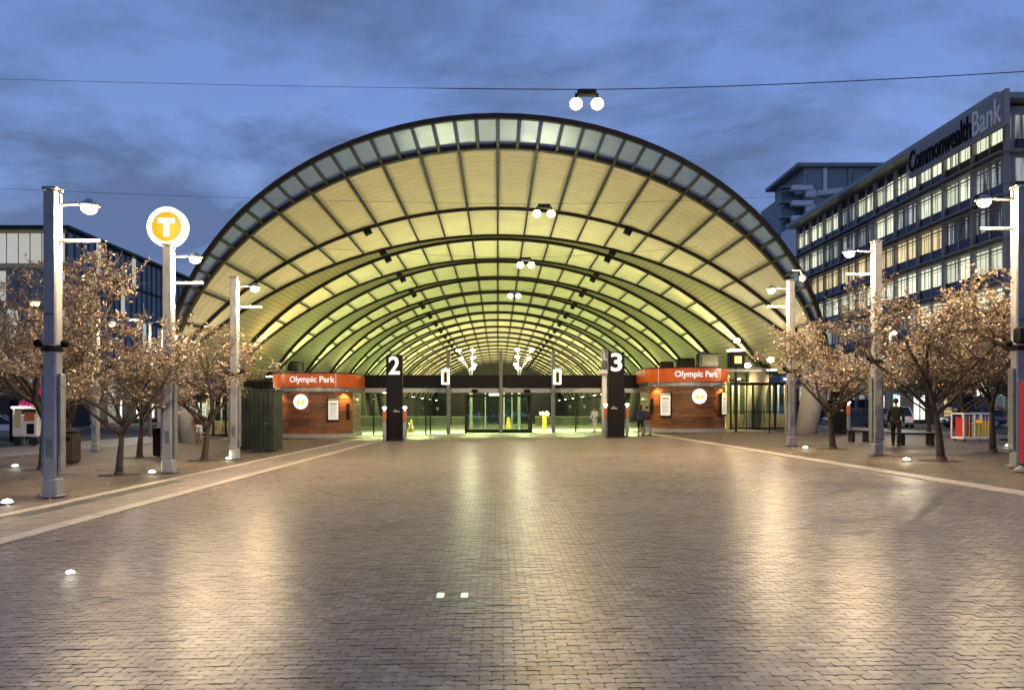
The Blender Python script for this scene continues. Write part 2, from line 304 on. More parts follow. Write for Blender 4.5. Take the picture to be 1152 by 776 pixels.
class MB:
    def __init__(s): s.v = []; s.f = []; s.uv = {}
    def add(s, vs, fs, uvs=None):
        b = len(s.v); s.v += [tuple(x) for x in vs]
        for i, f in enumerate(fs):
            if uvs: s.uv[len(s.f)] = [uvs[j] for j in f]
            s.f.append([b + j for j in f])
        return s
    def box(s, c, d, rz=0, rot=None):
        x, y, z = d[0] / 2, d[1] / 2, d[2] / 2
        vs = [Vector((i * x, j * y, k * z)) for k in (-1, 1) for j in (-1, 1) for i in (-1, 1)]
        m = rot if rot else Matrix.Rotation(rz, 3, 'Z')
        c = Vector(c); vs = [m @ v + c for v in vs]
        return s.add(vs, [(0, 2, 3, 1), (4, 5, 7, 6), (0, 1, 5, 4), (2, 6, 7, 3), (0, 4, 6, 2), (1, 3, 7, 5)])
    def bbox(s, c, d, b=0.02, rz=0):
        """box with bevelled vertical and top edges"""
        x, y, z = d[0] / 2, d[1] / 2, d[2] / 2
        def ring(ix, iy, zz):
            return [(ix - b, iy), (-ix + b, iy), (-ix, iy - b), (-ix, -iy + b), (-ix + b, -iy), (ix - b, -iy), (ix, -iy + b), (ix, iy - b)], zz
        rs = [ring(x - b, y - b, -z), ring(x, y, -z + b), ring(x, y, z - b), ring(x - b, y - b, z)]
        m = Matrix.Rotation(rz, 3, 'Z'); c = Vector(c); vs = []
        for pts, zz in rs: vs += [m @ Vector((p[0], p[1], zz)) + c for p in pts]
        fs = [list(range(8))[::-1], list(range(24, 32))]
        for r in range(3):
            for i in range(8):
                j = (i + 1) % 8; fs.append((r * 8 + i, r * 8 + j, r * 8 + 8 + j, r * 8 + 8 + i))
        return s.add(vs, [tuple(f) for f in fs])
    def tube(s, pts, rs, n=8, cap=True):
        pts = [Vector(p) for p in pts]
        if not hasattr(rs, '__len__'): rs = [rs] * len(pts)
        vs = []; prev = None
        for i, p in enumerate(pts):
            d = (pts[min(i + 1, len(pts) - 1)] - pts[max(i - 1, 0)])
            d = d.normalized() if d.length > 1e-9 else Vector((0, 0, 1))
            if prev is None:
                a = d.cross(Vector((0, 0, 1)) if abs(d.z) < 0.9 else Vector((1, 0, 0))).normalized()
            else: a = (prev - d * prev.dot(d)).normalized()
            prev = a; b = d.cross(a)
            for k in range(n):
                t = 2 * PI * k / n; vs.append(p + (a * math.cos(t) + b * math.sin(t)) * rs[i])
        fs = []
        for i in range(len(pts) - 1):
            for k in range(n):
                q = (k + 1) % n; fs.append((i * n + k, i * n + q, (i + 1) * n + q, (i + 1) * n + k))
        if cap: fs.append(tuple(range(n))[::-1]); fs.append(tuple(range((len(pts) - 1) * n, len(pts) * n)))
        return s.add(vs, fs)
    def lathe(s, prof, c=(0, 0, 0), n=16, m=None):
        vs = []; c = Vector(c)
        for r, z in prof:
            for k in range(n):
                t = 2 * PI * k / n; p = Vector((r * math.cos(t), r * math.sin(t), z))
                vs.append((m @ p if m else p) + c)
        fs = []
        for i in range(len(prof) - 1):
            for k in range(n):
                q = (k + 1) % n; fs.append((i * n + k, i * n + q, (i + 1) * n + q, (i + 1) * n + k))
        fs.append(tuple(range(n))[::-1]); fs.append(tuple(range((len(prof) - 1) * n, len(prof) * n)))
        return s.add(vs, fs)
    def sphere(s, c, r, n=12, m=8, sc=(1, 1, 1)):
        prof = [(max(1e-4, r * math.sin(PI * i / m)), -r * math.cos(PI * i / m)) for i in range(m + 1)]
        return s.lathe(prof, c, n, Matrix.Diagonal(Vector(sc)))
    def prism(s, poly, z0, z1, mtx=None):
        n = len(poly); f = (lambda p: mtx @ Vector(p)) if mtx else Vector
        vs = [f((p[0], p[1], z0)) for p in poly] + [f((p[0], p[1], z1)) for p in poly]
        fs = [tuple(range(n))[::-1], tuple(range(n, 2 * n))] + [(i, (i + 1) % n, n + (i + 1) % n, n + i) for i in range(n)]
        return s.add(vs, fs)
    def mesh(s, name):
        me = bpy.data.meshes.new(name); me.from_pydata(s.v, [], s.f)
        if s.uv:
            uvl = me.uv_layers.new(name='UVMap')
            for i, p in enumerate(me.polygons):
                if i in s.uv:
                    for k, li in enumerate(p.loop_indices): uvl.data[li].uv = s.uv[i][k]
        me.update(); return me
    def build(s, name, m, parent=None, world=False, smooth=False, **k):
        me = s.mesh(name)
        if world and parent:
            me.transform(Matrix.Translation(parent.location).inverted())
        return place(name, me, m, parent, smooth=smooth, **k)

def place(name, me, m, parent=None, loc=None, rz=0, smooth=False, **k):
    if m and not me.materials: me.materials.append(M[m] if isinstance(m, str) else m)
    o = bpy.data.objects.new(name, me); C.objects.link(o)
    if parent: o.parent = parent
    if loc is not None: o.location = loc
    if rz: o.rotation_euler = (0, 0, rz)
    if smooth:
        me.polygons.foreach_set('use_smooth', [True] * len(me.polygons))
    return tag(o, **k)

def copy_tree(o, parent=None):
    c = o.copy(); C.objects.link(c)
    if parent: c.parent = parent
    for ch in list(o.children): copy_tree(ch, c)
    return c

def lamp(name, loc, power, col, size=0.15, kind='POINT', rot=None, spot=None, parent=None, blend=0.6):
    d = bpy.data.lights.new(name, kind); d.energy = power; d.color = col
    if kind == 'AREA': d.shape = 'DISK'; d.size = size
    else: d.shadow_soft_size = size
    if kind == 'SPOT': d.spot_size = R(spot); d.spot_blend = blend
    o = bpy.data.objects.new(name, d); C.objects.link(o)
    if parent: o.parent = parent
    o.location = loc
    if rot is not None: o.rotation_euler = rot
    return o

def aim(frm, to):
    return (Vector(to) - Vector(frm)).to_track_quat('-Z', 'Y').to_euler()

def text_mesh(s, size, extrude=0.01, offset=0.0, align='CENTER'):
    cu = bpy.data.curves.new('lettering', 'FONT'); cu.body = s; cu.size = size; cu.extrude = extrude; cu.offset = offset
    cu.align_x = align; cu.align_y = 'CENTER'; cu.resolution_u = 3
    o = bpy.data.objects.new('lettering', cu); C.objects.link(o)
    dg = bpy.context.evaluated_depsgraph_get(); me = bpy.data.meshes.new_from_object(o.evaluated_get(dg))
    C.objects.unlink(o); bpy.data.objects.remove(o); return me

# the plaza falls gently to the left
def gz(x): return 0.014 * max(-16.0, min(16.0, x))
def G(px, py):
    """point of the ground at which a pixel of the photo looks"""
    z = 0.0
    for _ in range(30):
        Y = F * (EYE - z) / (py - VPY); X = (px - VPX) / F * Y; z = gz(X)
    return Vector((X, Y, z))
def at(px, py, Y): return Vector(((px - VPX) / F * Y, Y, EYE + (VPY - py) / F * Y))

# ------------------------------------------------------------------ ground
def sheet(name, xs, y0, y1, dz, m, kind='structure', label=None, ny=1, parent=None):
    mb = MB(); ys = [y0 + (y1 - y0) * i / ny for i in range(ny + 1)]
    vs = [(x, y, gz(x) + dz) for y in ys for x in xs]; n = len(xs)
    mb.add(vs, [(j * n + i, j * n + i + 1, (j + 1) * n + i + 1, (j + 1) * n + i) for j in range(ny) for i in range(n - 1)])
    return mb.build(name, m, parent, kind=kind, label=label)
XL, XR = -6.2, 8.9
# ground: one sheet to the horizon, with the sunken tracks left out
mb = MB()
def quad(x0, y0, x1, y1, z):
    xs = [x0] + [x for x in (-16.0, 16.0) if x0 < x < x1] + [x1]
    for a, b in zip(xs[:-1], xs[1:]): mb.add([(a, y0, gz(a) + z), (b, y0, gz(b) + z), (b, y1, gz(b) + z), (a, y1, gz(a) + z)], [(0, 1, 2, 3)])
B = 4000; TX = 17.2; T0, T1 = 80.0, 232.0
quad(-B, -60, B, T0, -0.06); quad(-B, T0, -TX, T1, -0.06); quad(TX, T0, B, T1, -0.06); quad(-B, T1, B, B, -0.06)
ground = mb.build('ground', 'ground', kind='structure')
sheet('track_bed', (-TX, TX), T0, T1, -5.0, 'darkwall')
sheet('side_pavement', (-19.0, -16, -8.06), -6, 46, -0.03, 'side')
sheet('side_pavement', (9.35, 16, 24.0), -6, 46, -0.03, 'side')
sheet('road', (-52.0, -24.0), -30, 175, -0.045, 'asphalt')
sheet('road', (28.0, 39.0), -30, 175, -0.045, 'asphalt')
sheet('footpath', (-23.85, -19.01), -6, 120, -0.02, 'band')
sheet('footpath', (24.01, 27.85), -6, 120, -0.02, 'band')

# plaza of interlocking pavers
def stains(t, geo, mu):
    """old spills and gum spots: darker, soft edged, fixed in the ground"""
    n = t.nodes.new('ShaderNodeTexNoise'); n.inputs['Scale'].default_value = 0.9; n.inputs['Detail'].default_value = 6; n.inputs['Roughness'].default_value = 0.65; n.inputs['Distortion'].default_value = 1.2
    t.links.new(geo.outputs['Position'], n.inputs['Vector'])
    r = t.nodes.new('ShaderNodeMapRange'); r.inputs[1].default_value = 0.54; r.inputs[2].default_value = 0.72; r.inputs[3].default_value = 1.0; r.inputs[4].default_value = 0.62; t.links.new(n.outputs[0], r.inputs[0])
    v = t.nodes.new('ShaderNodeTexVoronoi'); v.inputs['Scale'].default_value = 1.7; t.links.new(geo.outputs['Position'], v.inputs['Vector'])
    r2 = t.nodes.new('ShaderNodeMapRange'); r2.inputs[1].default_value = 0.03; r2.inputs[2].default_value = 0.05; r2.inputs[3].default_value = 0.6; r2.inputs[4].default_value = 1.0; t.links.new(v.outputs['Distance'], r2.inputs[0])
    a = t.nodes.new('ShaderNodeMath'); a.operation = 'MULTIPLY'; t.links.new(mu.outputs[0], a.inputs[0]); t.links.new(r.outputs[0], a.inputs[1])
    b = t.nodes.new('ShaderNodeMath'); b.operation = 'MULTIPLY'; t.links.new(a.outputs[0], b.inputs[0]); t.links.new(r2.outputs[0], b.inputs[1]); return b
def paver_material(name, island):
    m = mat(name, (0.2, 0.18, 0.16), 0.34, spec=0.11); t = m.node_tree; b = t.nodes['Principled BSDF']
    if island: g = t.nodes.new('ShaderNodeNewGeometry'); rnd = g.outputs['Random Per Island']
    else: g = t.nodes.new('ShaderNodeObjectInfo'); rnd = g.outputs['Random']
    geo = t.nodes.new('ShaderNodeNewGeometry')
    r = t.nodes.new('ShaderNodeValToRGB'); e = r.color_ramp.elements
    e[0].color = (0.270, 0.220, 0.172, 1); e[1].color = (0.385, 0.325, 0.265, 1)
    x = e.new(0.5); x.color = (0.330, 0.274, 0.220, 1)
    t.links.new(rnd, r.inputs[0])
    n = t.nodes.new('ShaderNodeTexNoise'); n.inputs['Scale'].default_value = 0.45; n.inputs['Detail'].default_value = 3; t.links.new(geo.outputs['Position'], n.inputs['Vector'])
    n2 = t.nodes.new('ShaderNodeTexNoise'); n2.inputs['Scale'].default_value = 14; n2.inputs['Detail'].default_value = 6; n2.inputs['Roughness'].default_value = 0.7; t.links.new(geo.outputs['Position'], n2.inputs['Vector'])
    mr = t.nodes.new('ShaderNodeMapRange'); mr.inputs[1].default_value = 0.3; mr.inputs[2].default_value = 0.7; mr.inputs[3].default_value = 0.88; mr.inputs[4].default_value = 1.10; t.links.new(n.outputs[0], mr.inputs[0])
    m3 = t.nodes.new('ShaderNodeMapRange'); m3.inputs[1].default_value = 0.3; m3.inputs[2].default_value = 0.7; m3.inputs[3].default_value = 0.75; m3.inputs[4].default_value = 1.2; t.links.new(n2.outputs[0], m3.inputs[0])
    mu = t.nodes.new('ShaderNodeMath'); mu.operation = 'MULTIPLY'; t.links.new(mr.outputs[0], mu.inputs[0]); t.links.new(m3.outputs[0], mu.inputs[1]); mu = stains(t, geo, mu)
    h = t.nodes.new('ShaderNodeHueSaturation'); t.links.new(r.outputs[0], h.inputs['Color']); t.links.new(mu.outputs[0], h.inputs['Value']); t.links.new(h.outputs[0], b.inputs['Base Color'])
    r4 = t.nodes.new('ShaderNodeMapRange'); r4.inputs[1].default_value = 0.2; r4.inputs[2].default_value = 0.8; r4.inputs[3].default_value = 0.30; r4.inputs[4].default_value = 0.40; b.inputs['Roughness'].default_value = 0.31
    bp = t.nodes.new('ShaderNodeBump'); bp.inputs['Strength'].default_value = 0.6; bp.inputs['Distance'].default_value = 0.004; t.links.new(n2.outputs[0], bp.inputs['Height']); t.links.new(bp.outputs[0], b.inputs['Normal'])
    return m
M['paver'] = paver_material('single_paver', False)
M['paverstuff'] = paver_material('paver_field', True)
def far_paving():
    m = mat('far_paver_texture', (0.2, 0.18, 0.16), 0.33, spec=0.11); t = m.node_tree; b = t.nodes['Principled BSDF']
    geo = t.nodes.new('ShaderNodeNewGeometry')
    br = t.nodes.new('ShaderNodeTexBrick'); br.inputs['Color1'].default_value = (0.27, 0.222, 0.175, 1); br.inputs['Color2'].default_value = (0.375, 0.315, 0.255, 1)
    br.inputs['Mortar'].default_value = (0.05, 0.042, 0.034, 1); br.inputs['Scale'].default_value = 1; br.inputs['Mortar Size'].default_value = 0.006
    br.inputs['Brick Width'].default_value = 0.145; br.inputs['Row Height'].default_value = 0.077
    t.links.new(geo.outputs['Position'], br.inputs['Vector'])
    n = t.nodes.new('ShaderNodeTexNoise'); n.inputs['Scale'].default_value = 0.45; n.inputs['Detail'].default_value = 3; t.links.new(geo.outputs['Position'], n.inputs['Vector'])
    mr = t.nodes.new('ShaderNodeMapRange'); mr.inputs[1].default_value = 0.3; mr.inputs[2].default_value = 0.7; mr.inputs[3].default_value = 0.88; mr.inputs[4].default_value = 1.1; t.links.new(n.outputs[0], mr.inputs[0])
    h = t.nodes.new('ShaderNodeHueSaturation'); t.links.new(br.outputs[0], h.inputs['Color']); t.links.new(stains(t, geo, mr).outputs[0], h.inputs['Value']); t.links.new(h.outputs[0], b.inputs['Base Color'])
    n2 = t.nodes.new('ShaderNodeTexNoise'); n2.inputs['Scale'].default_value = 5; n2.inputs['Detail'].default_value = 4; t.links.new(geo.outputs['Position'], n2.inputs['Vector'])
    sub = t.nodes.new('ShaderNodeMath'); sub.operation = 'MULTIPLY_ADD'; t.links.new(br.outputs['Fac'], sub.inputs[0]); sub.inputs[1].default_value = -0.6; t.links.new(n2.outputs[0], sub.inputs[2])
    bp = t.nodes.new('ShaderNodeBump'); bp.inputs['Strength'].default_value = 0.5; bp.inputs['Distance'].default_value = 0.006; t.links.new(sub.outputs[0], bp.inputs['Height']); t.links.new(bp.outputs[0], b.inputs['Normal'])
    r4 = t.nodes.new('ShaderNodeMapRange'); r4.inputs[1].default_value = 0.2; r4.inputs[2].default_value = 0.8; r4.inputs[3].default_value = 0.30; r4.inputs[4].default_value = 0.34; b.inputs['Roughness'].default_value = 0.31
    return m
M['farpave'] = far_paving()
YN = 26.0
plaza = sheet('plaza_pavement', (XL, XR), -6, YN, -0.022, 'joint')
sheet('plaza_paving_far', (XL, XR), YN, 46, 0.0, 'farpave', ny=8)
PLN, PWD = 0.145, 0.077
def paver_poly():
    A = 0.0055; g = 0.0004; top = []; bot = []
    offs = [-A, A, -A, A, -A]
    c = 0.0135
    for i, o in enumerate(offs):
        x = -PLN / 2 + i * PLN / 4
        if i == 0: top.append((x + g, PWD / 2 + o - c)); top.append((x + g + c, PWD / 2 + o + A * 0.5 - g)); bot.append((x + g, -PWD / 2 + o + c)); bot.append((x + g + c, -PWD / 2 + o + A * 0.5 + g))
        elif i == 4: top.append((x - g - c, PWD / 2 + o + A * 0.5 - g)); top.append((x - g, PWD / 2 + o - c)); bot.append((x - g - c, -PWD / 2 + o + A * 0.5 + g)); bot.append((x - g, -PWD / 2 + o + c))
        else: top.append((x, PWD / 2 + o - g)); bot.append((x, -PWD / 2 + o + g))
    return bot + top[::-1]
pp = np.array(paver_poly()); NP = len(pp)
def paver_geo(rot_small=0.0):
    inner = pp * np.array([0.978, 0.955]); v = np.zeros((2 * NP, 3)); v[:NP, :2] = inner; v[NP:, :2] = pp; v[NP:, 2] = -0.0022
    f = [list(range(NP))] + [[i, NP + i, NP + (i + 1) % NP, (i + 1) % NP] for i in range(NP)]
    return v, f
pv, pf = paver_geo()
rng = np.random.default_rng(7)
cells = []
row = 0
y = 2.2
while y < YN:
    x = XL + PLN / 2 + (PLN / 2 if row % 2 else 0)
    while x < XR - PLN / 2 + 0.02:
        cells.append((x, y)); x += PLN
    y += PWD; row += 1
cells = np.array(cells)
def seen(x, y):
    px = VPX + x / y * F; py = VPY + EYE / y * F
    return (px > 5) & (px < 1147) & (py < 770)
vis = seen(cells[:, 0], cells[:, 1])
order = np.argsort(np.where(vis, cells[:, 1], 1e9), kind='stable')[:300]
single = set(order.tolist())
me_p = []
for k in range(3):
    vv = pv + rng.normal(0, 0.0006, pv.shape); m0 = MB(); m0.add(vv.tolist(), pf); me_p.append(m0.mesh('paver')); me_p[-1].materials.append(M['paver'])
for i in order:
    x, y = cells[i]
    o = bpy.data.objects.new('paver', me_p[int(rng.integers(3))]); C.objects.link(o); o.parent = plaza
    o.location = (x, y, gz(x) + rng.normal(0, 0.0012)); o.rotation_euler = (rng.normal(0, 0.012), rng.normal(0, 0.009) - 0.014, rng.normal(0, 0.006))
rest = np.array([i for i in range(len(cells)) if i not in single])
cx = cells[rest]; nR = len(cx)
tx = rng.normal(0, 0.012, nR); ty = rng.normal(0, 0.009, nR) ; dz = rng.normal(0, 0.0012, nR)
V = np.zeros((nR, 2 * NP, 3)); V[:, :, 0] = cx[:, 0, None] + pv[None, :, 0]; V[:, :, 1] = cx[:, 1, None] + pv[None, :, 1]
V[:, :, 2] = 0.014 * V[:, :, 0] + pv[None, :, 2] + dz[:, None] + tx[:, None] * pv[None, :, 1] + ty[:, None] * pv[None, :, 0]
loops = []; 
base_l = [j for f in pf for j in f]; lens = [len(f) for f in pf]
LI = (np.array(base_l)[None, :] + (np.arange(nR) * 2 * NP)[:, None]).ravel()
LT = np.tile(lens, nR); LS = np.concatenate([[0], np.cumsum(LT)[:-1]])
me = bpy.data.meshes.new('pavers'); me.vertices.add(nR * 2 * NP); me.vertices.foreach_set('co', V.ravel())
me.loops.add(len(LI)); me.loops.foreach_set('vertex_index', LI.astype(np.int32)); me.polygons.add(len(LT))
me.polygons.foreach_set('loop_start', LS.astype(np.int32)); me.polygons.foreach_set('loop_total', LT.astype(np.int32)); me.update(calc_edges=True)
me.polygons.foreach_set('use_smooth', [False] * len(me.polygons)); me.materials.append(M['paverstuff'])
o = bpy.data.objects.new('paver_field', me); C.objects.link(o); o.parent = plaza; o['kind'] = 'stuff'

# kerb stones, paved band and drains
def strip(name, x, wd, y0, y1, step, dz, m, parent=None, gap=0.012, h=0.10):
    st = None; me = MB().bbox((0, 0, 0), (wd, step - gap, h), 0.008).mesh(name); me.materials.append(M[m]); y = y0; n = 0
    while y < y1 - 1e-6:
        o = bpy.data.objects.new(name, me); C.objects.link(o); o.parent = parent
        o.location = (x, y + step / 2, gz(x) + dz - h / 2 + random.uniform(-0.002, 0.002)); o.rotation_euler = (0, -0.014, 0); y += step; n += 1
    return n
random.seed(3)
bandS = sheet('paved_band', (-8.06, XL), -6, 46, -0.008, 'band')
strip('kerb_stone', XL - 0.16, 0.28, 2, 46, 1.0, 0.012, 'kerb', bandS)
strip('kerb_stone', -7.93, 0.2, 2, 46, 1.0, 0.02, 'kerb', bandS)
strip('drain_grate', -7.62, 0.30, 12, 18, 1.0, 0.002, 'grate', bandS)
strip('paving_slab', -7.60, 0.42, 18.0, 34, 0.6, 0.0, 'band', bandS, gap=0.01)
strip('paving_slab', -7.60, 0.42, 4.0, 12, 0.6, 0.0, 'band', bandS, gap=0.01)
for xx in (-6.72, -7.15):
    strip('paving_slab', xx, 0.42, 4, 30, 0.6, 0.0, 'band', bandS, gap=0.01)
kerbR = sheet('kerb_bed', (XR, 9.35), -6, 46, -0.035, 'side')
strip('kerb_stone', 9.12, 0.42, 2, 46, 1.0, 0.02, 'kerb', kerbR)

# ------------------------------------------------------------------ station vault
AX, BZ = 19.1, 15.15
PHI = math.acos(0.25)
sp_y = lambda k: 42.2 + 9.2 * k
NB = 19
fine = np.linspace(0, PHI, 2000); ds = np.sqrt((AX * np.cos(fine)) ** 2 + (BZ * np.sin(fine)) ** 2)
arc = np.concatenate([[0], np.cumsum((ds[1:] + ds[:-1]) / 2 * np.diff(fine))])
def phi_s(s): return math.copysign(float(np.interp(abs(s), arc, fine)), s)
def cf_(p): return (math.cos(p) - 0.25) / 0.75
def VP(p, y, off=0.0): return Vector(((AX + off) * math.sin(p), y, (BZ + off) * math.cos(p)))
STEP = 2.03
SM = arc[-1]; nseg = int(SM // STEP)
seams = [phi_s(j * STEP) for j in range(-nseg, nseg + 1)]
seams = [-PHI] + seams + [PHI]
station = empty('station_canopy', (0, 42.2, 0), label='huge arched vaulted station roof with cream panels, dark steel ribs and glazed front edge', cat='station roof')
def edge(k, a): return lambda p: sp_y(k) + a * cf_(p)
S = lambda k: edge(k, 16.5)
def vslab(mb, p0, p1, y0f, y1f, off, th, inset=0.05, n=3, dy=0.05):
    """curved slab between two angles and two edge curves"""
    vs = []; uv = []
    d = inset / 17.0
    for i in range(n + 1):
        p = p0 + d + (p1 - p0 - 2 * d) * i / n
        a = y0f(p) + dy; b = y1f(p) - dy
        if b < a: a = b = (a + b) / 2
        s = math.copysign(float(np.interp(abs(p), fine, arc)), p)
        for o in (off, off + th):
            vs += [VP(p, a, o), VP(p, b, o)]; uv += [(s, a), (s, b)]
    fs = []
    for i in range(n):
        q = i * 4; fs += [(q, q + 1, q + 5, q + 4), (q + 2, q + 6, q + 7, q + 3), (q, q + 4, q + 6, q + 2), (q + 1, q + 3, q + 7, q + 5)]
    fs += [(0, 2, 3, 1), (4 * n, 4 * n + 1, 4 * n + 3, 4 * n + 2)]
    mb.add(vs, fs, uv)
def rib(mb, yf, w_, h_, off=0.0, n=44, ph=PHI):
    vs = []
    for i in range(n + 1):
        p = -ph + 2 * ph * i / n; y = yf(p)
        vs += [VP(p, y - w_ / 2, off - h_ / 2), VP(p, y + w_ / 2, off - h_ / 2), VP(p, y + w_ / 2, off + h_ / 2), VP(p, y - w_ / 2, off + h_ / 2)]
    fs = [(0, 1, 2, 3), (4 * n + 3, 4 * n + 2, 4 * n + 1, 4 * n)]
    for i in range(n):
        for j in range(4):
            k = (j + 1) % 4; fs.append((i * 4 + j, (i + 1) * 4 + j, (i + 1) * 4 + k, i * 4 + k))
    mb.add(vs, fs)
npan = 0; stuff_pan = MB(); nraf = 0; stuff_raf = MB()
def panels(y0f, y1f, ss):
    global npan
    for j in range(len(ss) - 1):
        if y1f((ss[j] + ss[j + 1]) / 2) - y0f((ss[j] + ss[j + 1]) / 2) < 0.25: continue
        if npan < 300:
            m0 = MB(); vslab(m0, ss[j], ss[j + 1], y0f, y1f, random.uniform(0.0, 0.02), 0.07); m0.build('roof_panel', 'panelA', station, world=True); npan += 1
        else: vslab(stuff_pan, ss[j], ss[j + 1], y0f, y1f, 0, 0.07)
def rafters(y0f, y1f, ss, wd=0.14, dp=0.22, cap=300):
    global nraf
    for p in ss:
        a, b = y0f(p), y1f(p)
        if b - a < 0.3: continue
        d = wd / 2 / 18
        vs = []
        for y in (a, b):
            for q, o in ((p - d, -dp + 0.04), (p + d, -dp + 0.04), (p + d, 0.1), (p - d, 0.1)): vs.append(VP(q, y, o))
        fs = [(0, 1, 2, 3), (7, 6, 5, 4)] + [(j, j + 4, (j + 1) % 4 + 4, (j + 1) % 4) for j in range(4)]
        if nraf < cap: m0 = MB(); m0.add(vs, fs); m0.build('rafter', 'dsteel', station, world=True); nraf += 1
        else: stuff_raf.add(vs, fs)
# front visor of glass, then the great first lens
vis_f = edge(0, -7.2); vis_i = edge(0, -3.3)
half = []
for a, b in zip(seams[:-1], seams[1:]):
    half += [a, (a + b) / 2]
half.append(seams[-1])
for j in range(len(half) - 1):
    pm = (half[j] + half[j + 1]) / 2
    if vis_i(pm) - vis_f(pm) < 0.3: continue
    m0 = MB(); vslab(m0, half[j], half[j + 1], vis_f, vis_i, 0.0, 0.03, inset=0.10, n=2, dy=0.12); m0.build('glass_pane', 'visor', station, world=True)
rafters(vis_f, vis_i, half, 0.15, 0.2)
m0 = MB(); rib(m0, vis_f, 0.20, 0.24); m0.build('front_rib', 'dsteel', station, world=True)
m0 = MB(); rib(m0, vis_i, 0.30, 0.30, -0.04); m0.build('rib', 'dsteel', station, world=True)
A0 = lambda k: edge(k, 8.6)
panels(vis_i, A0(0), seams); rafters(vis_i, A0(0), seams, 0.17, 0.14)
for k in range(NB):
    for yf in (A0(k), S(k)):
        m0 = MB(); rib(m0, yf, 0.20, 0.27, -0.04, 40); m0.build('rib', 'dsteel', station, world=True)
    panels(A0(k), S(k), seams)
    rafters(A0(k), S(k), seams, 0.115, 0.12)
    if k < NB - 1:
        m0 = MB(); vslab(m0, -PHI, PHI, S(k), A0(k + 1), 0.05, 0.06, inset=0, n=40, dy=0.0)
        m0.build('slatted_soffit', 'panelB', station, world=True)
    for s in (-1, 1):                                   # small dark clamps on the ribs
        for a in (8.6, 16.5):
            p = s * R(27); c = VP(p, edge(k, a)(p), -0.3)
            MB().box(c, (0.5, 0.42, 0.4), rot=Matrix.Rotation(p, 3, 'Y')).build('rib_clamp', 'blackmatt', station, world=True)
stuff_pan.build('roof_panels', 'panelA', station, world=True, kind='stuff')
stuff_raf.build('rafters', 'dsteel', station, world=True, kind='stuff')

# weathering skin over the whole vault
mb = MB(); n = 44; vs = []
for i in range(n + 1):
    p = -PHI + 2 * PHI * i / n; vs += [VP(p, vis_i(p) - 0.1, 0.2), VP(p, S(NB - 1)(p), 0.2)]
mb.add(vs, [(2 * i, 2 * i + 1, 2 * i + 3, 2 * i + 2) for i in range(n)])
mb.build('roof_sheeting', 'rooftop', station, world=True)
# concrete buttresses that carry each springing
for s in (-1, 1):
    for k in range(NB + 1):
        y = sp_y(k)
        if k > 9: continue
        m0 = MB(); b = Vector((s * 17.2, y, gz(s * 17.55) - 0.1)); t = Vector((s * 17.9, y, 4.35))
        m0.tube([b, b + (t - b) * 0.5, t], [0.56, 0.60, 0.70], 20); m0.build('buttress', 'concrete', station, world=True, smooth=True)
        m0 = MB(); m0.bbox((s * 18.2, y, 4.35), (1.2, 1.3, 0.5), 0.05); m0.build('springing_shoe', 'dsteel', station, world=True)
    # low side walls of the trainshed
    m0 = MB(); m0.box((s * 18.6, (57 + 232) / 2, 0.2), (0.3, 232 - 57, 10.4)); m0.build('side_wall', 'darkwall', station, world=True)
m0 = MB(); poly = [(19.25 * math.sin(q), 15.3 * math.cos(q)) for q in np.linspace(-PHI, PHI, 30)] + [(18.5, -5), (-18.5, -5)]
m0.prism(poly, -223.3, -223.0, Matrix(((1, 0, 0), (0, 0, -1), (0, 1, 0)))); m0.build('dark_end_sheet', 'darkwall', station, world=True)  # dark sheet added in the open far end for the dark trees beyond

ORD = ['first', 'second', 'third', 'fourth', 'fifth', 'sixth', 'seventh', 'eighth', 'ninth', 'tenth', '', 'eleventh', '', 'twelfth', '', 'thirteenth', '', 'fourteenth']
# uplights at the springings (lit lamps of the place)
def uplight(s, k, power, col, dy=3.0):
    t = empty('uplight', (s * 16.4, sp_y(k) + dy, 3.9), label='uplight on the %s wall of the vault, %s of its row counted from the front' % ('left' if s < 0 else 'right', ORD[k]), cat='uplight', group='uplights washing the vault')
    m0 = MB(); m0.bbox((s * 0.9, 0, -0.25), (1.7, 0.12, 0.12), 0.01); m0.build('bracket', 'dsteel', t)
    m0 = MB(); m0.bbox((0, 0, -0.12), (0.55, 0.5, 0.24), 0.03); m0.build('housing', 'dsteel', t)
    m0 = MB(); m0.bbox((0, 0, 0.02), (0.45, 0.4, 0.04), 0.01); m0.build('lens', 'bulbwhite', t)
    lamp('uplight_lamp', (0, 0, 0.12), power, col, 0.4, 'AREA', rot=aim((s * 16.4, 0, 4), (s * 3.0, 2.0, 15)), parent=t)
cols = {-1: [(1, .78, .46), (1, .70, .26), (.86, 1, .34), (.78, 1, .34), (.95, .98, .36), (.7, 1, .32), (.72, 1, .34), (.9, 1, .40), (1, .96, .45), (1, .95, .45)],
        1: [(1, .86, .60), (1, .86, .42), (.90, 1, .36), (.80, 1, .34), (.95, .98, .36), (.7, 1, .32), (.72, 1, .34), (1, .97, .42), (1, .96, .45), (1, .95, .45)]}
pw = [110, 1150, 700, 720, 1150, 720, 720, 1500, 2300, 2300]
for s in (-1, 1):
    for k in range(10): uplight(s, k, pw[k] * (1.0 if s > 0 else 1.1), cols[s][k])
for k in (11, 13, 15, 17):
    for s in (-1, 1): uplight(s, k, 3300, (1, .95, .45))

# ------------------------------------------------------------------ concourse
cf0 = sheet('concourse_floor', (-17.0, -16, 16, 17.0), 46.004, 80, 0.004, 'greenfloor', label='pale green lit floor')
mb = MB(); mb.box((0, 80.1, -2.5), (34, 0.2, 4.9)); mb.build('track_edge', 'darkwall', kind='structure')

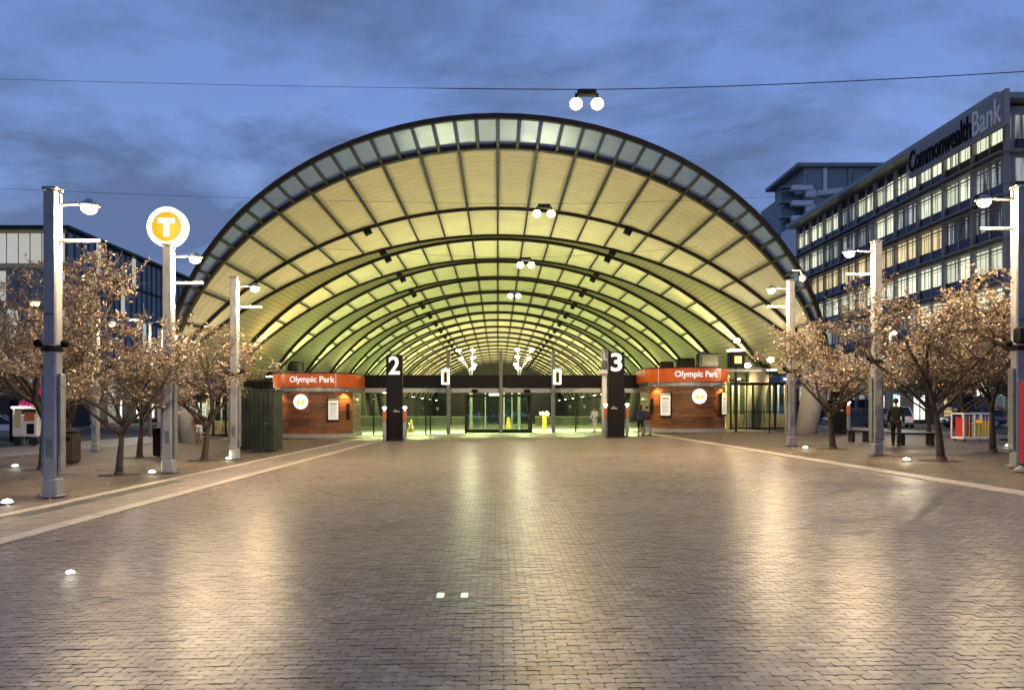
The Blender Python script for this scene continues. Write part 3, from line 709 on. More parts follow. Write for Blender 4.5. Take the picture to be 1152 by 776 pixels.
def kiosk(px, s, label):
    """curved ticket kiosk; s = side on which it stands"""
    Y = 46.8; cxp = (px - VPX) / F * Y; gzk = gz(cxp)
    t = empty('ticket_kiosk', (cxp, Y, gzk), label=label, cat='kiosk')
    Rr = 2.7; half = 2.36; a = math.asin(half / Rr); yo = Rr * math.cos(a)      # arc bulges towards -y
    def P(q, r=Rr): return Vector((r * math.sin(q), yo - r * math.cos(q) + 0.0, 0))
    def curved(mb, q0, q1, z0, z1, r, th, n=8):
        vs = []
        for i in range(n + 1):
            q = q0 + (q1 - q0) * i / n
            for rr in (r, r - th):
                p = P(q, rr); vs += [(p.x, p.y, z0), (p.x, p.y, z1)]
        fs = []
        for i in range(n):
            j = i * 4; fs += [(j, j + 4, j + 5, j + 1), (j + 2, j + 3, j + 7, j + 6), (j, j + 2, j + 6, j + 4), (j + 1, j + 5, j + 7, j + 3)]
        fs += [(0, 1, 3, 2), (4 * n, 4 * n + 2, 4 * n + 3, 4 * n + 1)]
        return mb.add(vs, fs)
    def body(mb, z0, z1, r, depth, n=16, x=1.0):
        pts = [P(-a * x + 2 * a * x * i / n, r) for i in range(n + 1)]; poly = [(p.x, p.y) for p in pts] + [(pts[-1].x, depth), (pts[0].x, depth)]
        return mb.prism(poly, z0, z1)
    body(MB(), 0.0, 3.0, Rr - 0.06, 2.9).build('wall', 'timber', t)
    body(MB(), 0.0, 0.26, Rr + 0.05, 2.93).build('plinth', 'concrete', t)
    body(MB(), 2.82, 3.08, Rr + 0.06, 2.94, x=1.02).build('soffit_band', 'gsteel', t)
    body(MB(), 3.08, 3.90, Rr + 0.22, 3.1, x=1.03).build('fascia', 'orange', t)
    body(MB(), 3.90, 3.96, Rr + 0.26, 3.14, x=1.03).build('fascia_cap', 'dsteel', t)
    q = 0.56 if s < 0 else -0.73
    m = MB(); curved(m, q - 0.008, q + 0.008, 3.07, 3.92, Rr + 0.25, 0.05, 1); m.build('fascia_joint', 'white', t)
    rows = 11; zs = [0.27 + (2.82 - 0.27) * i / rows for i in range(rows + 1)]
    for i in range(rows):
        off = (i % 2) * 0.12
        cuts = [-a] + [(-a + 2 * a * (j / 4) + off * 0.5) for j in (1, 2, 3)] + [a]
        for c0, c1 in zip(cuts[:-1], cuts[1:]):
            m = MB(); curved(m, c0 + 0.002, c1 - 0.002, zs[i] + 0.008, zs[i + 1] - 0.008, Rr + random.uniform(-0.004, 0.004), 0.05, 4); m.build('cladding_board', 'timber', t)
    for sd in (-1, 1):
        for i in range(rows):
            for j in range(2): MB().bbox((sd * (half - 0.03), 0.02 + 1.43 * (j + 0.5), (zs[i] + zs[i + 1]) / 2), (0.05, 1.41, zs[i + 1] - zs[i] - 0.016), 0.004).build('cladding_board', 'timber', t)
    # lettering bent round the fascia
    me = text_mesh("Olympic Park", 0.50, 0.012, 0.012); Rf = Rr + 0.25
    q0 = (0.06 if s < 0 else 0.08)
    for v in me.vertices:
        qq = q0 + v.co.x / Rf; p = P(qq, Rf + v.co.z); v.co = (p.x, p.y, 3.52 + v.co.y)
    place('lettering', me, 'letter', t)
    # round lit T emblem
    def frame_at(q, r): 
        p = P(q, r); return Matrix.Translation(p) @ Matrix.Rotation(q, 4, 'Z') @ Matrix.Rotation(PI / 2, 4, 'X')
    qc = (-0.18 if s < 0 else 0.14)
    em = MB(); F0 = frame_at(qc, Rr + 0.06)
    def disc(r, z0, z1, n=28): return MB().prism([(r * math.cos(2 * PI * i / n), r * math.sin(2 * PI * i / n)) for i in range(n)], z0, z1)
    def putm(mb, name, mt, par, mtx, zc):
        me = mb.mesh(name); me.transform(Matrix.Translation((0, 0, zc)) @ mtx); return place(name, me, mt, par)
    e0 = putm(disc(0.44, -0.04, 0.05), 'emblem', 'whitelit', t, F0, 2.2)
    putm(disc(0.25, 0.05, 0.06), 'emblem_disc', 'lemonlit', e0, F0, 2.2)
    m = MB(); m.box((0, 0.13, 0.065), (0.34, 0.09, 0.012)); m.box((0, -0.06, 0.065), (0.11, 0.33, 0.011)); putm(m, 'emblem_letter', 'whitelit', e0, F0, 2.2)
    # notice cases
    for qn, wd, mt, z0, z1 in ((-0.92 if s < 0 else -0.59, 0.62, 'poster' if s < 0 else 'paper', 0.98, 2.42), (0.52 if s < 0 else 0.86, 0.62, 'paper', 1.05, 2.42)):
        Fm = frame_at(qn, Rr + 0.05); h = z1 - z0
        m = MB(); m.bbox((0, 0, 0.02), (wd + 0.10, h + 0.12, 0.09), 0.015); c0 = putm(m, 'notice_case', 'dsteel', t, Fm, (z0 + z1) / 2)
        m = MB(); m.box((0, -0.04, 0.075), (wd, h - 0.22, 0.012)); putm(m, 'notice', mt, c0, Fm, (z0 + z1) / 2)
        m = MB(); m.box((0, h / 2 - 0.08, 0.076), (wd, 0.16, 0.012)); putm(m, 'header_strip', 'concrete', c0, Fm, (z0 + z1) / 2)
        m = MB()
        for r_ in range(7): m.box((-0.04 if r_ % 2 else 0.0, h / 2 - 0.34 - r_ * 0.13, 0.084), (wd * (0.62 if r_ % 2 else 0.74), 0.035 if r_ else 0.08, 0.006))
        putm(m, 'print_rows', 'greycloth', c0, Fm, (z0 + z1) / 2)
    Fm = frame_at(0.90 if s < 0 else -0.96, Rr + 0.04); m = MB(); m.bbox((0, 0, 0), (0.22, 1.0, 0.06), 0.01); putm(m, 'small_panel', 'blackmatt', t, Fm, 1.6)
    return t
kiosk(354, -1, 'curved timber ticket kiosk with orange fascia, left of the black number 2 pylon')
kiosk(773, 1, 'curved timber ticket kiosk with orange fascia, right of the black number 3 pylon')
# warm downlights tucked under each kiosk fascia wash the boards
for px in (354, 773):
    X = (px - VPX) / F * 46.8
    for dxk in (-2.3, 2.3):
        t = empty('downlight', (X + dxk * 0.925, 46.22, 2.90 + gz(X)), label='small warm downlight under the %s end of the %s kiosk fascia' % ('left' if dxk < 0 else 'right', 'left' if px < 500 else 'right'), cat='downlight', group='downlights under the kiosk fascias')
        MB().lathe([(0.07, -0.04), (0.09, 0.0), (0.09, 0.08)], n=12).build('housing', 'gsteel', t)
        MB().lathe([(0.055, -0.045), (0.055, -0.03)], n=12).build('lens', 'bulbwarm', t)
        lamp('downlight_lamp', (0.12 * (1 if dxk > 0 else -1), -0.15, -0.1), 190, (1, .55, .18), 0.05, 'SPOT', rot=(R(0), R(-12 if dxk < 0 else 12), 0), spot=130, parent=t)

# number pylons
def pylon(px, num, label):
    b = G(px, 494.5); b.y = 40.0; b.x = (px - VPX) / F * 40.0; b.z = gz(b.x)
    t = empty('number_pylon', b, label=label, cat='pylon')
    MB().bbox((0, 0, 2.28), (0.86, 0.34, 4.5), 0.015).build('column', 'black', t)
    MB().bbox((0, 0, 0.05), (0.98, 0.46, 0.10), 0.015).build('base_plate', 'dsteel', t)
    me = text_mesh(num, 1.30, 0.012, 0.03)
    xs = [v.co.x for v in me.vertices]; ys = [v.co.y for v in me.vertices]; cx_, cy_ = (min(xs) + max(xs)) / 2, (min(ys) + max(ys)) / 2; k = 0.98 / (max(ys) - min(ys)); kx = 0.60 / (max(xs) - min(xs))
    for v in me.vertices: v.co = ((v.co.x - cx_) * kx, -0.18 - v.co.z, 3.98 + (v.co.y - cy_) * k)
    place('numeral', me, 'letter', t)
    m = MB(); m.box((0.12 if num == '2' else -0.12, -0.175, 1.55), (0.34, 0.012, 0.07)); m.box((0.06 if num == '2' else -0.16, -0.175, 1.63), (0.16, 0.012, 0.04)); m.build('small_print', 'concrete', t)
pylon(444, '2', 'tall black pylon bearing a white number 2, left of the entrance')
pylon(693, '3', 'tall black pylon bearing a white number 3, right of the entrance')

def reader_post(px, py, Y, label):
    x = (px - VPX) / F * Y; t = empty('card_reader_post', (x, Y, gz(x)), label=label, cat='card reader', group='card reader posts')
    MB().lathe([(0.10, 0), (0.10, 0.02), (0.075, 0.03), (0.075, 1.05)], n=14).build('post', 'gsteel', t)
    MB().bbox((0, 0.02, 0.62), (0.2, 0.18, 0.75), 0.02).build('cabinet', 'gsteel', t)
    MB().bbox((0, 0, 1.32), (0.2, 0.16, 0.52), 0.03).build('reader', 'orangesign', t)
    MB().lathe([(0.05, 1.58), (0.05, 1.66), (0.12, 1.70), (0.125, 1.77), (0.07, 1.82)], n=16).build('cap_lamp', 'whitelit', t)
reader_post(432.5, 495, 39.4, 'card reader post with orange head, left of the left hand pylon')
reader_post(455.5, 495, 39.4, 'card reader post with orange head, right of the left hand pylon')
reader_post(681.5, 493, 40.2, 'card reader post with orange head, left of the right hand pylon')
reader_post(705.5, 493, 40.2, 'card reader post with orange head, right of the right hand pylon')
reader_post(954.5, 490, 41.5, 'card reader post with orange head, behind the trees right of the station')
reader_post(196.5, 500, 37.0, 'card reader post, behind the tall post of the round T sign')

# entrance screen: fascia, header, posts, glazed leaves
ES = empty('entrance_screen', (0, 50, 0), label='wide glazed station entrance screen under a black fascia', cat='entrance')
YE = 50.0
X0, X1 = (403 - VPX) / F * YE, (726 - VPX) / F * YE
def bxE(name, c, d, m, b=0.015, par=None): return MB().bbox(c, d, b).build(name, m, par or ES, world=not par)
for a, b in ((X0, -3.4), (-3.4, 0.22), (0.22, 3.7), (3.7, X1)):
    bxE('fascia_panel', ((a + b) / 2, YE, 3.42), (b - a - 0.02, 0.5, 0.84), 'black')
bxE('header_beam', ((X0 + X1) / 2, YE + 0.05, 2.83), (X1 - X0, 0.36, 0.30), 'gsteel')
bxE('canopy_roof', ((X0 + X1) / 2, YE + 3.2, 3.80), (X1 - X0, 5.8, 0.10), 'rooftop')
for px in (505, 563.5, 622, 678):
    x = (px - VPX) / F * YE
    bxE('post', (x, YE - 0.42, 2.72 + gz(x)), (0.24, 0.24, 5.4), 'postgrey' if px != 678 else 'gsteel', 0.03)
for px in (479, 484, 524, 598, 648, 404, 420, 724):
    x = (px - VPX) / F * YE
    bxE('mullion', (x, YE + 0.1, 1.34 + gz(x)), (0.09, 0.09, 2.68), 'dsteel', 0.01)
xs_ = sorted([(p - VPX) / F * YE for p in (404, 420, 436, 455, 479, 505, 622, 648, 668, 690, 708, 724)])
for a, b in zip(xs_[:-1], xs_[1:]):
    if a < 0 < b or (420 < a * F / YE + VPX < 424): continue
    MB().box(((a + b) / 2, YE + 0.1, 1.34), (b - a - 0.1, 0.02, 2.6)).build('glass_pane', 'glass', ES, world=True)
# glass draught lobby in the middle
LB = empty('glass_lobby', (0.0, 49.5, 0), label='dark framed glass lobby with doors in the middle of the entrance', cat='lobby')
lx0, lx1 = (524 - VPX) / F * 50.0, (597 - VPX) / F * 50.0
for x in (lx0, (lx0 + lx1) / 2 + 0.15, lx1):
    for y in (49.9, 52.6): MB().bbox((x, y, 1.3), (0.14, 0.12, 2.6), 0.01).build('frame_post', 'dsteel', LB, world=True)
for y in (49.88, 52.6):
    MB().bbox(((lx0 + lx1) / 2, y, 0.12), (lx1 - lx0, 0.08, 0.16), 0.01).build('bottom_rail', 'blackmatt', LB, world=True)
    MB().bbox(((lx0 + lx1) / 2, y, 2.5), (lx1 - lx0, 0.09, 0.12), 0.01).build('top_rail', 'dsteel', LB, world=True)
xm = (lx0 + lx1) / 2 + 0.15
for a, b in ((lx0, lx0 + 1.0), (lx0 + 1.0, xm), (xm, xm + 0.95), (xm + 0.95, lx1)):
    o = MB().box(((a + b) / 2, 49.9, 1.33), (b - a - 0.06, 0.02, 2.3)).build('glass_leaf', 'glass', LB, world=True)
    MB().box(((a + b) / 2, 52.6, 1.33), (b - a - 0.06, 0.02, 2.3)).build('glass_leaf', 'glass', LB, world=True)
    MB().tube([(b - 0.12, 49.84, 0.9), (b - 0.12, 49.84, 1.4)], 0.018, 6).build('door_handle', 'gsteel', LB, world=True)
for x in (lx0, lx1): MB().box((x, 51.25, 1.33), (0.02, 2.5, 2.3)).build('side_glass', 'glass', LB, world=True)
for px in (534, 593):
    x = (px - VPX) / F * 49.6; MB().bbox((x, 49.55, 2.78), (0.42, 0.18, 0.22), 0.05).build('door_sensor', 'blackmatt', LB, world=True)
MB().bbox(((556 - VPX) / F * 50, 49.7, 2.55), (0.7, 0.1, 0.15), 0.02).build('lit_header_sign', 'whitelit', LB, world=True)

def boxsign(px, label):
    x = (px - VPX) / F * 49.1; t = empty('box_sign', (x, 49.15, 3.2), label=label, cat='sign', group='box signs on the entrance posts')
    MB().bbox((0, 0, 0.48), (0.52, 0.22, 0.98), 0.04).build('case', 'whitelit', t)
    MB().bbox((0.0, -0.115, 0.46), (0.26, 0.02, 0.74), 0.005).build('display', 'yellowwall', t)
    MB().bbox((0.02, -0.12, 0.46), (0.13, 0.025, 0.58), 0.005).build('clock_face', 'blackmatt', t)
    MB().bbox((0.1, 0.2, 1.02), (0.42, 0.4, 0.08), 0.02).build('cap', 'white', t)
boxsign(501, 'white lit box sign on the entrance post at left, beside the 2 pylon')
boxsign(627, 'white lit box sign on the entrance post at right, towards the person in pale jacket')

# white post with round collar beside pylon 3
x = (680 - VPX) / F * 44; t = empty('white_post', (x, 44, gz(x)), label='pale round post with a collar, just left of the right hand pylon', cat='post')
MB().lathe([(0.16, 0), (0.14, 3.5)], n=14).build('shaft', 'white', t, smooth=True)
MB().lathe([(0.2, 3.5), (0.36, 3.56), (0.36, 3.74), (0.2, 3.8)], n=16).build('collar', 'white', t)
MB().lathe([(0.19, 3.8), (0.21, 5.0)], n=14).build('upper_shaft', 'gsteel', t, smooth=True)

# lamp trees inside
def lamp_tree(px, flip, label):
    Y = 58; x = (px - VPX) / F * Y; t = empty('lamp_tree', (x, Y, gz(x)), label=label, cat='lamp cluster', group='branching lamp clusters')
    MB().lathe([(0.16, 0), (0.13, 0.1), (0.11, 4.4)], n=12).build('pole', 'gsteel', t)
    heads = [(-0.95, 6.1), (0.12, 6.15), (-0.75, 5.5), (0.15, 5.55), (0.25, 5.0), (0.1, 4.75)]
    for i, (hx, hz) in enumerate(heads):
        hx *= flip; yy = (i % 3 - 1) * 0.3
        MB().tube([(0, 0, 4.0), (hx * 0.2, yy * 0.3, 4.6), (hx * 0.7, yy * 0.8, hz - 0.4), (hx, yy, hz - 0.12)], [0.05, 0.045, 0.035, 0.03], 6).build('stem', 'white', t)
        h = MB().sphere((hx, yy, hz), 0.19, 12, 8, (1, 1, 0.55)).build('lamp_head', 'bulbsoft', t)
    lamp('cluster_lamp', (-0.3 * flip, 1.2, 5.2), 420, (.92, 1, .5), 0.3, parent=t)
    lamp('cluster_lamp', (-0.3 * flip, 0.8, 6.7), 220, (1, 1, .62), 0.3, parent=t)
lamp_tree(530, 1, 'white branching lamp cluster inside the station, left of the centre post')
lamp_tree(584, -1, 'white branching lamp cluster inside the station, right of the centre post')
# ceiling strip lights under the concourse canopy
for px in (420, 470, 535, 590, 645, 705):
    x = (px - VPX) / F * 53; t = empty('strip_light', (x, 53.2, 3.70), label='greenish strip light under the concourse canopy, %s' % {420: 'left of the left hand pylon', 470: 'right of the left hand pylon', 535: 'over the left lobby door', 590: 'over the right lobby door', 645: 'left of the right hand pylon', 705: 'right of the right hand pylon'}[px], cat='strip light', group='strip lights under the canopy')
    MB().bbox((0, 0, 0), (1.5, 0.14, 0.09), 0.01).build('housing', 'white', t)
    MB().bbox((0, 0, -0.06), (1.4, 0.10, 0.03), 0.005).build('tube', 'whitelit', t)
    lamp('strip_lamp', (0, 0, -0.12), 850, (.88, 1, .46), 0.8, 'AREA', rot=(0, 0, 0), parent=t)

# inside the concourse
def low_wall(px0, px1, Y, h, label):
    a, b = (px0 - VPX) / F * Y, (px1 - VPX) / F * Y
    t = empty('low_wall', ((a + b) / 2, Y, 0), label=label, cat='wall')
    n = max(2, int((b - a) / 1.1)); wd = (b - a) / n
    for i in range(n): MB().bbox((a + wd * (i + 0.5), Y, h / 2 - 0.03), (wd - 0.03, 0.2, h - 0.1), 0.01).build('panel', 'greenwall', t, world=True)
    MB().bbox(((a + b) / 2, Y, h), (b - a + 0.05, 0.32, 0.09), 0.01).build('coping', 'greenfloor', t, world=True)
low_wall(456, 503, 72, 0.86, 'low green wall beyond the yellow cone, right of the left hand pylon')
low_wall(508, 548, 76, 0.80, 'low green wall seen through the left lobby door')
low_wall(602, 664, 72, 0.86, 'low green wall left of the right hand pylon')
low_wall(404, 440, 70, 0.9, 'low green wall left of the left hand pylon')
def cone(px, py, label, folded=False):
    p = G(px, py); t = empty('floor_sign' if folded else 'traffic_cone', p, label=label, cat='wet floor sign' if folded else 'cone')
    if folded:
        for s in (-1, 1):
            MB().prism([(-0.22, 0), (0.22, 0), (0.12, 0.95), (-0.12, 0.95)], -0.012, 0.012, Matrix.Translation((0, s * 0.13, 0)).to_3x3() @ Matrix.Rotation(PI / 2 + s * 0.13, 3, 'X')).build('board', 'yellow', t).location = (0, s * 0.14, 0)
    else:
        MB().bbox((0, 0, 0.03), (0.5, 0.5, 0.06), 0.02).build('base', 'yellow', t)
        MB().lathe([(0.20, 0.05), (0.06, 0.9), (0.04, 0.95)], n=16).build('cone_body', 'yellow', t, smooth=True)
        MB().lathe([(0.155, 0.36), (0.115, 0.56)], n=16).build('reflective_collar', 'white', t)
cone(462.5, 487.2, 'yellow safety cone on the concourse right of the left hand pylon')
cone(572, 482, 'yellow folding floor sign behind the right lobby door', True)
p = G(612.5, 484); t = empty('ticket_reader_stand', p, label='yellow stand with two tilted white screens left of the right entrance post', cat='stand')
MB().bbox((0, 0, 0.55), (0.24, 0.2, 1.1), 0.02).build('pedestal', 'yellow', t)
for s in (-1, 1): MB().box((s * 0.2, 0, 1.25), (0.32, 0.05, 0.2), rot=Matrix.Rotation(s * 0.5 + 0.3, 3, 'Y')).build('screen', 'whitelit', t)

# glazed fences and lit walls either side
def side_gate(s, px0, px1, label):
    Y = 50.5; a, b = (px0 - VPX) / F * Y, (px1 - VPX) / F * Y; g = gz((a + b) / 2)
    t = empty('side_entrance', ((a + b) / 2, Y, g), label=label, cat='gate')
    W = b - a
    MB().bbox((0, 1.2, 0.5), (W, 0.3, 1.0), 0.02).build('low_wall', 'yellowwall', t)
    MB().bbox((0, 0, 3.05), (W, 0.2, 0.2), 0.02).build('head_beam', 'dsteel', t)
    n = int(W / 0.42)
    for i in range(n + 1):
        x = -W / 2 + W * i / n
        MB().bbox((x, 1.05, 1.7), (0.09, 0.09, 2.6), 0.01).build('picket', 'white' if i % 3 else 'yellowwall', t)
    for i in range(4):
        x = -W / 2 + W * i / 3; MB().bbox((x, 0, 1.5), (0.12, 0.12, 3.0), 0.01).build('gate_post', 'dsteel', t)
    for i in range(3):
        x = -W / 2 + W * (i + .5) / 3; MB().box((x, 0, 1.55), (W / 3 - 0.15, 0.02, 2.7)).build('glass_pane', 'glass', t)
        MB().bbox((x, -0.02, 1.2), (W / 3 - 0.12, 0.06, 0.06), 0.01).build('mid_rail', 'dsteel', t)
        MB().bbox((x, -0.02, 0.1), (W / 3 - 0.12, 0.06, 0.12), 0.01).build('bottom_rail', 'dsteel', t)
    MB().box((0, 5.2, 2.2), (W, 0.1, 4.4)).build('back_wall', 'greenwall', t)
    for lx in (-W * 0.36, W * 0.36):
        lamp('gate_lamp', (lx, 0.35, 3.2), 260, (1, .70, .28), 0.1, parent=t)
        MB().bbox((lx, 0.35, 3.40), (0.3, 0.2, 0.1), 0.02).build('light_fitting', 'whitelit', t)
side_gate(1, 822, 897, 'dark framed glass gate before a yellow lit wall, right of the right kiosk')
side_gate(-1, 226, 268, 'glass gate with pale pickets and yellow lit wall left of the green container')

# dark equipment boxes on the inner springing behind the right kiosk, and lights of that corner
for i, (px, py, wd, hh) in enumerate(((796, 405, 1.5, 1.0), (771, 409, 1.3, 0.8), (750, 411, 1.0, 0.6), (333, 412, 1.2, 0.8))):
    p = at(px, py, 56 + i * 3); t = empty('loudspeaker_box', (p.x, p.y, p.z), label=['large', 'medium', 'small', 'dark'][i] + ' dark hooded box above the %s kiosk roof%s' % ('right' if i < 3 else 'left', ['', ', left of the large one', ', smallest of three', ''][i]), cat='loudspeaker')
    MB().bbox((0, 0, 0), (wd, 0.8, hh), 0.05).build('cabinet', 'blackmatt', t)
    MB().bbox((0.05, -0.42, 0.02), (wd * 0.8, 0.04, hh * 0.72), 0.01).build('grille', 'dsteel', t)
    MB().tube([(0, 0, -hh / 2), (0, 0, -p.z)], 0.06, 8).build('support_pole', 'dsteel', t)
CB = at(828, 405, 47); t = empty('control_box', (CB.x, 47, CB.z), label='black framed box with small lit window on the right kiosk corner', cat='box')
MB().bbox((0, 0, 0), (0.9, 0.7, 1.0), 0.05).build('case', 'blackmatt', t)
MB().bbox((0.02, -0.36, 0.0), (0.45, 0.03, 0.45), 0.01).build('lit_window', 'shopwarm', t)
MB().bbox((-0.05, -0.1, 0.60), (0.9, 0.9, 0.12), 0.03).build('top_light', 'whitelit', t)
MB().tube([(0, 0, -0.5), (0, 0, -CB.z)], 0.08, 8).build('post', 'dsteel', t)
MB().bbox((-0.1, -0.5, -0.68), (3.0, 0.2, 0.14), 0.03).build('shelf_beam', 'concrete', t)

def globe_light(px, py, Y, label):
    p = at(px, py, Y); t = empty('flood_light', p, label=label, cat='floodlight')
    MB().sphere((0, 0, 0), 0.17, 12, 8, (1.2, 1, 0.9)).build('lamp_glass', 'bulbwhite', t)
    MB().bbox((0, 0.18, 0.1), (0.4, 0.25, 0.2), 0.04).build('housing', 'dsteel', t)
    MB().tube([(0, 0.2, 0.1), (0, 0.2, -p.z)], 0.035, 6).build('stand', 'dsteel', t)
    lamp('flood_lamp', (0, -0.45, 0.0), 20, (1, .9, .6), 0.2, parent=t)
globe_light(829, 383, 49, 'round bright floodlight above the right kiosk corner')
globe_light(841, 411, 48, 'round bright floodlight low beside the control box')
globe_light(867, 404.5, 44, 'small floodlight in the tree right of the control box')

# dark green container left of the kiosk
a = G(270, 508.0); x0 = a.x; 
t = empty('storage_container', (x0 + 0.66, a.y + 0.75, gz(x0)), label='dark green ribbed container between the left kiosk and the trees', cat='container')
Wc = 1.32; n = 7
for i in range(n):
    for sd, yy in ((-1, -0.7), (1, 0.7)):
        MB().bbox((-Wc / 2 + Wc * (i + .5) / n, yy, 1.28), (Wc / n - 0.02, 0.06, 2.45), 0.012).build('wall_panel', 'darkclad', t)
for i in range(7):
    for sd in (-1, 1): MB().bbox((sd * Wc / 2, -0.66 + 1.32 * (i + .5) / 7, 1.28), (0.06, 1.32 / 7 - 0.02, 2.45), 0.012).build('wall_panel', 'darkclad', t)
MB().bbox((0, 0, 2.52), (Wc + 0.1, 1.5, 0.08), 0.02).build('roof', 'darkclad', t)
for i in range(8): MB().bbox((-0.5 + i * 0.15, -0.55, 2.72), (0.1, 0.3, 0.36), 0.02).build('roof_baffle', 'blackmatt', t)
MB().bbox((0.4, -0.745, 1.15), (0.12, 0.03, 0.05), 0.005).build('lock_plate', 'gsteel', t)

# ------------------------------------------------------------------ street lighting
WARM = (1.0, 0.74, 0.41)
def street_lamp(px, py, Y, side, label, H=6.3, arm=0.72, power=900, tsign=False, x=None, banner=True, fins=True, floods=True, warm=True):
    X = (px - VPX) / F * Y if x is None else x
    t = empty('street_lamp', (X, Y, gz(X)), label=label, cat='street lamp', group='street lamps along the plaza')
    m = MB(); m.bbox((0, 0, (H + 0.34) / 2), (0.26, 0.26, H - 0.34), 0.03); m.build('shaft', 'pole', t)
    MB().bbox((0, 0, 0.18), (0.30, 0.30, 0.36), 0.03).build('foot', 'pole', t)
    MB().bbox((0, 0, H + 0.03), (0.29, 0.29, 0.06), 0.01).build('cap', 'gsteel', t)
    MB().bbox((0, 0, 0.012), (0.44, 0.44, 0.03), 0.006).build('base_plate', 'gsteel', t)
    m = MB()
    for bx in (-0.18, 0.18):
        for by in (-0.18, 0.18): m.lathe([(0.022, 0.02), (0.022, 0.06)], (bx, by, 0), 6)
    m.build('bolts', 'gsteel', t)
    MB().bbox((0.0, -0.134, 0.95), (0.13, 0.012, 0.36), 0.004).build('access_hatch', 'gsteel', t)
    MB().bbox((0.0, -0.134, 3.6), (0.16, 0.01, 0.02), 0.003).build('strap_band', 'dsteel', t)
    if fins:
        for s in (-1, 1):
            MB().bbox((s * 0.165, 0.02, 1.42), (0.06, 0.20, 2.0), 0.012).build('side_plate', 'gsteel', t)
    if floods:
        rg = MB().lathe([(0.17, 2.86), (0.21, 2.89), (0.21, 2.97), (0.17, 3.0)], n=14).build('collar', 'dsteel', t)
        for s in (-1, 1):
            MB().sphere((s * 0.27, -0.05, 3.02), 0.085, 10, 6).build('floodlight_head', 'blackmatt', t)
    hz = H - 0.28
    MB().tube([(0, 0, hz), (side * arm * 0.7, 0, hz + 0.02)], 0.032, 8).build('lamp_arm', 'gsteel', t)
    hd = MB().lathe([(0.05, 0.14), (0.09, 0.10), (0.20, 0.02), (0.21, 0.0)], (side * arm, 0, hz - 0.02), 16).build('lamp_head', 'gsteel', t, smooth=True)
    MB().sphere((side * arm, 0, hz - 0.06), 0.155, 12, 8, (1, 1, 0.8)).build('bulb', 'bulbwarm', hd)
    if banner: MB().bbox((side * 0.52, 0, H - 1.0), (0.86, 0.05, 0.07), 0.01).build('banner_arm', 'white', t)
    lamp('street_bulb', (side * (arm + 0.02), 0, hz - 0.38), power * 1.35, WARM, 0.10, parent=t)
    if tsign:
        F0 = Matrix.Rotation(PI / 2, 4, 'X')
        def disc(r, y0, y1, nm, mt, par, n=40):
            me = MB().prism([(r * math.cos(2 * PI * i / n), r * math.sin(2 * PI * i / n)) for i in range(n)], y0, y1).mesh(nm)
            me.transform(Matrix.Translation((-0.02, 0, H + 0.52)) @ F0); return place(nm, me, mt, par)
        d = disc(0.54, -0.10, 0.10, 'round_sign', 'whitelit', t)
        disc(0.405, 0.10, 0.112, 'sign_disc', 'yellowlit', d)
        m = MB(); m.bbox((-0.02, -0.12, H + 0.52 + 0.16), (0.46, 0.02, 0.125), 0.004); m.bbox((-0.02, -0.12, H + 0.47), (0.14, 0.021, 0.42), 0.004); m.build('sign_letter', 'whitelit', d)
        lamp('sign_glow', (0, -0.5, H + 0.5), 25, (1, .8, .4), 0.4, parent=t)
    return t
street_lamp(59.5, 550, 15.0, 1, 'nearest street lamp on the left, concrete post with white cross arm', H=6.05, power=700)
street_lamp(190, 526, 20.6, 1, 'street lamp post that carries the round yellow and white T sign', H=6.15, power=800, tsign=True)
street_lamp(264, 512, 26.2, 1, 'slim street lamp in front of the dark green container', H=6.25, power=650, arm=0.7)
street_lamp(986, 511.5, 23.7, -1, 'tall street lamp between the two big trees on the right', H=6.65, arm=0.85, power=1000)
street_lamp(889.5, 501, 29.7, -1, 'street lamp before the right hand buttress of the station roof', H=6.45, arm=0.75, power=800)
street_lamp(1146, 530, 18.6, -1, 'street lamp at the right edge beside the red sign', H=6.85, arm=0.85, power=800)
for px, Y, lb in ((38, 26.7, 'back row street lamp whose head shines through the nearest tree on the left'), (127, 33.0, 'back row street lamp left of the post of the T sign, against the dark office'), (197, 39.0, 'furthest back row street lamp on the left, beside the station buttress')):
    sd_ = -1 if px == 38 else 1
    street_lamp(0, 0, Y, sd_, lb, H=5.9, x=(px - VPX) / F * Y - 0.75 * sd_, power=300, banner=False, fins=False, floods=False)
street_lamp(0, 0, 34, 1, 'back row street lamp behind the trees on the right', H=5.2, x=(988 - VPX) / F * 34, power=260, banner=False, fins=False, floods=False)
# camera dome and speaker fixed to posts
p = at(903, 313, 29.5); t = empty('camera_dome', p, label='white security camera dome beside the top of the right buttress lamp post', cat='security camera')
MB().sphere((0, 0, 0), 0.14, 14, 8).build('dome', 'white', t, smooth=True); MB().tube([(0, 0, 0.1), (-0.1, 0, 0.3), (-0.42, 0, 0.3)], 0.03, 6).build('bracket', 'white', t)
p = at(1146, 378, 18.3); t = empty('loudspeaker_box', (p.x, p.y - 0.02, p.z), label='black loudspeaker box strapped to the lamp post above the red sign', cat='loudspeaker')
MB().bbox((0, -0.18, 0), (0.36, 0.34, 0.38), 0.04).build('cabinet', 'blackmatt', t); MB().bbox((0, -0.36, 0), (0.27, 0.02, 0.26), 0.01).build('grille', 'officegrey', t)

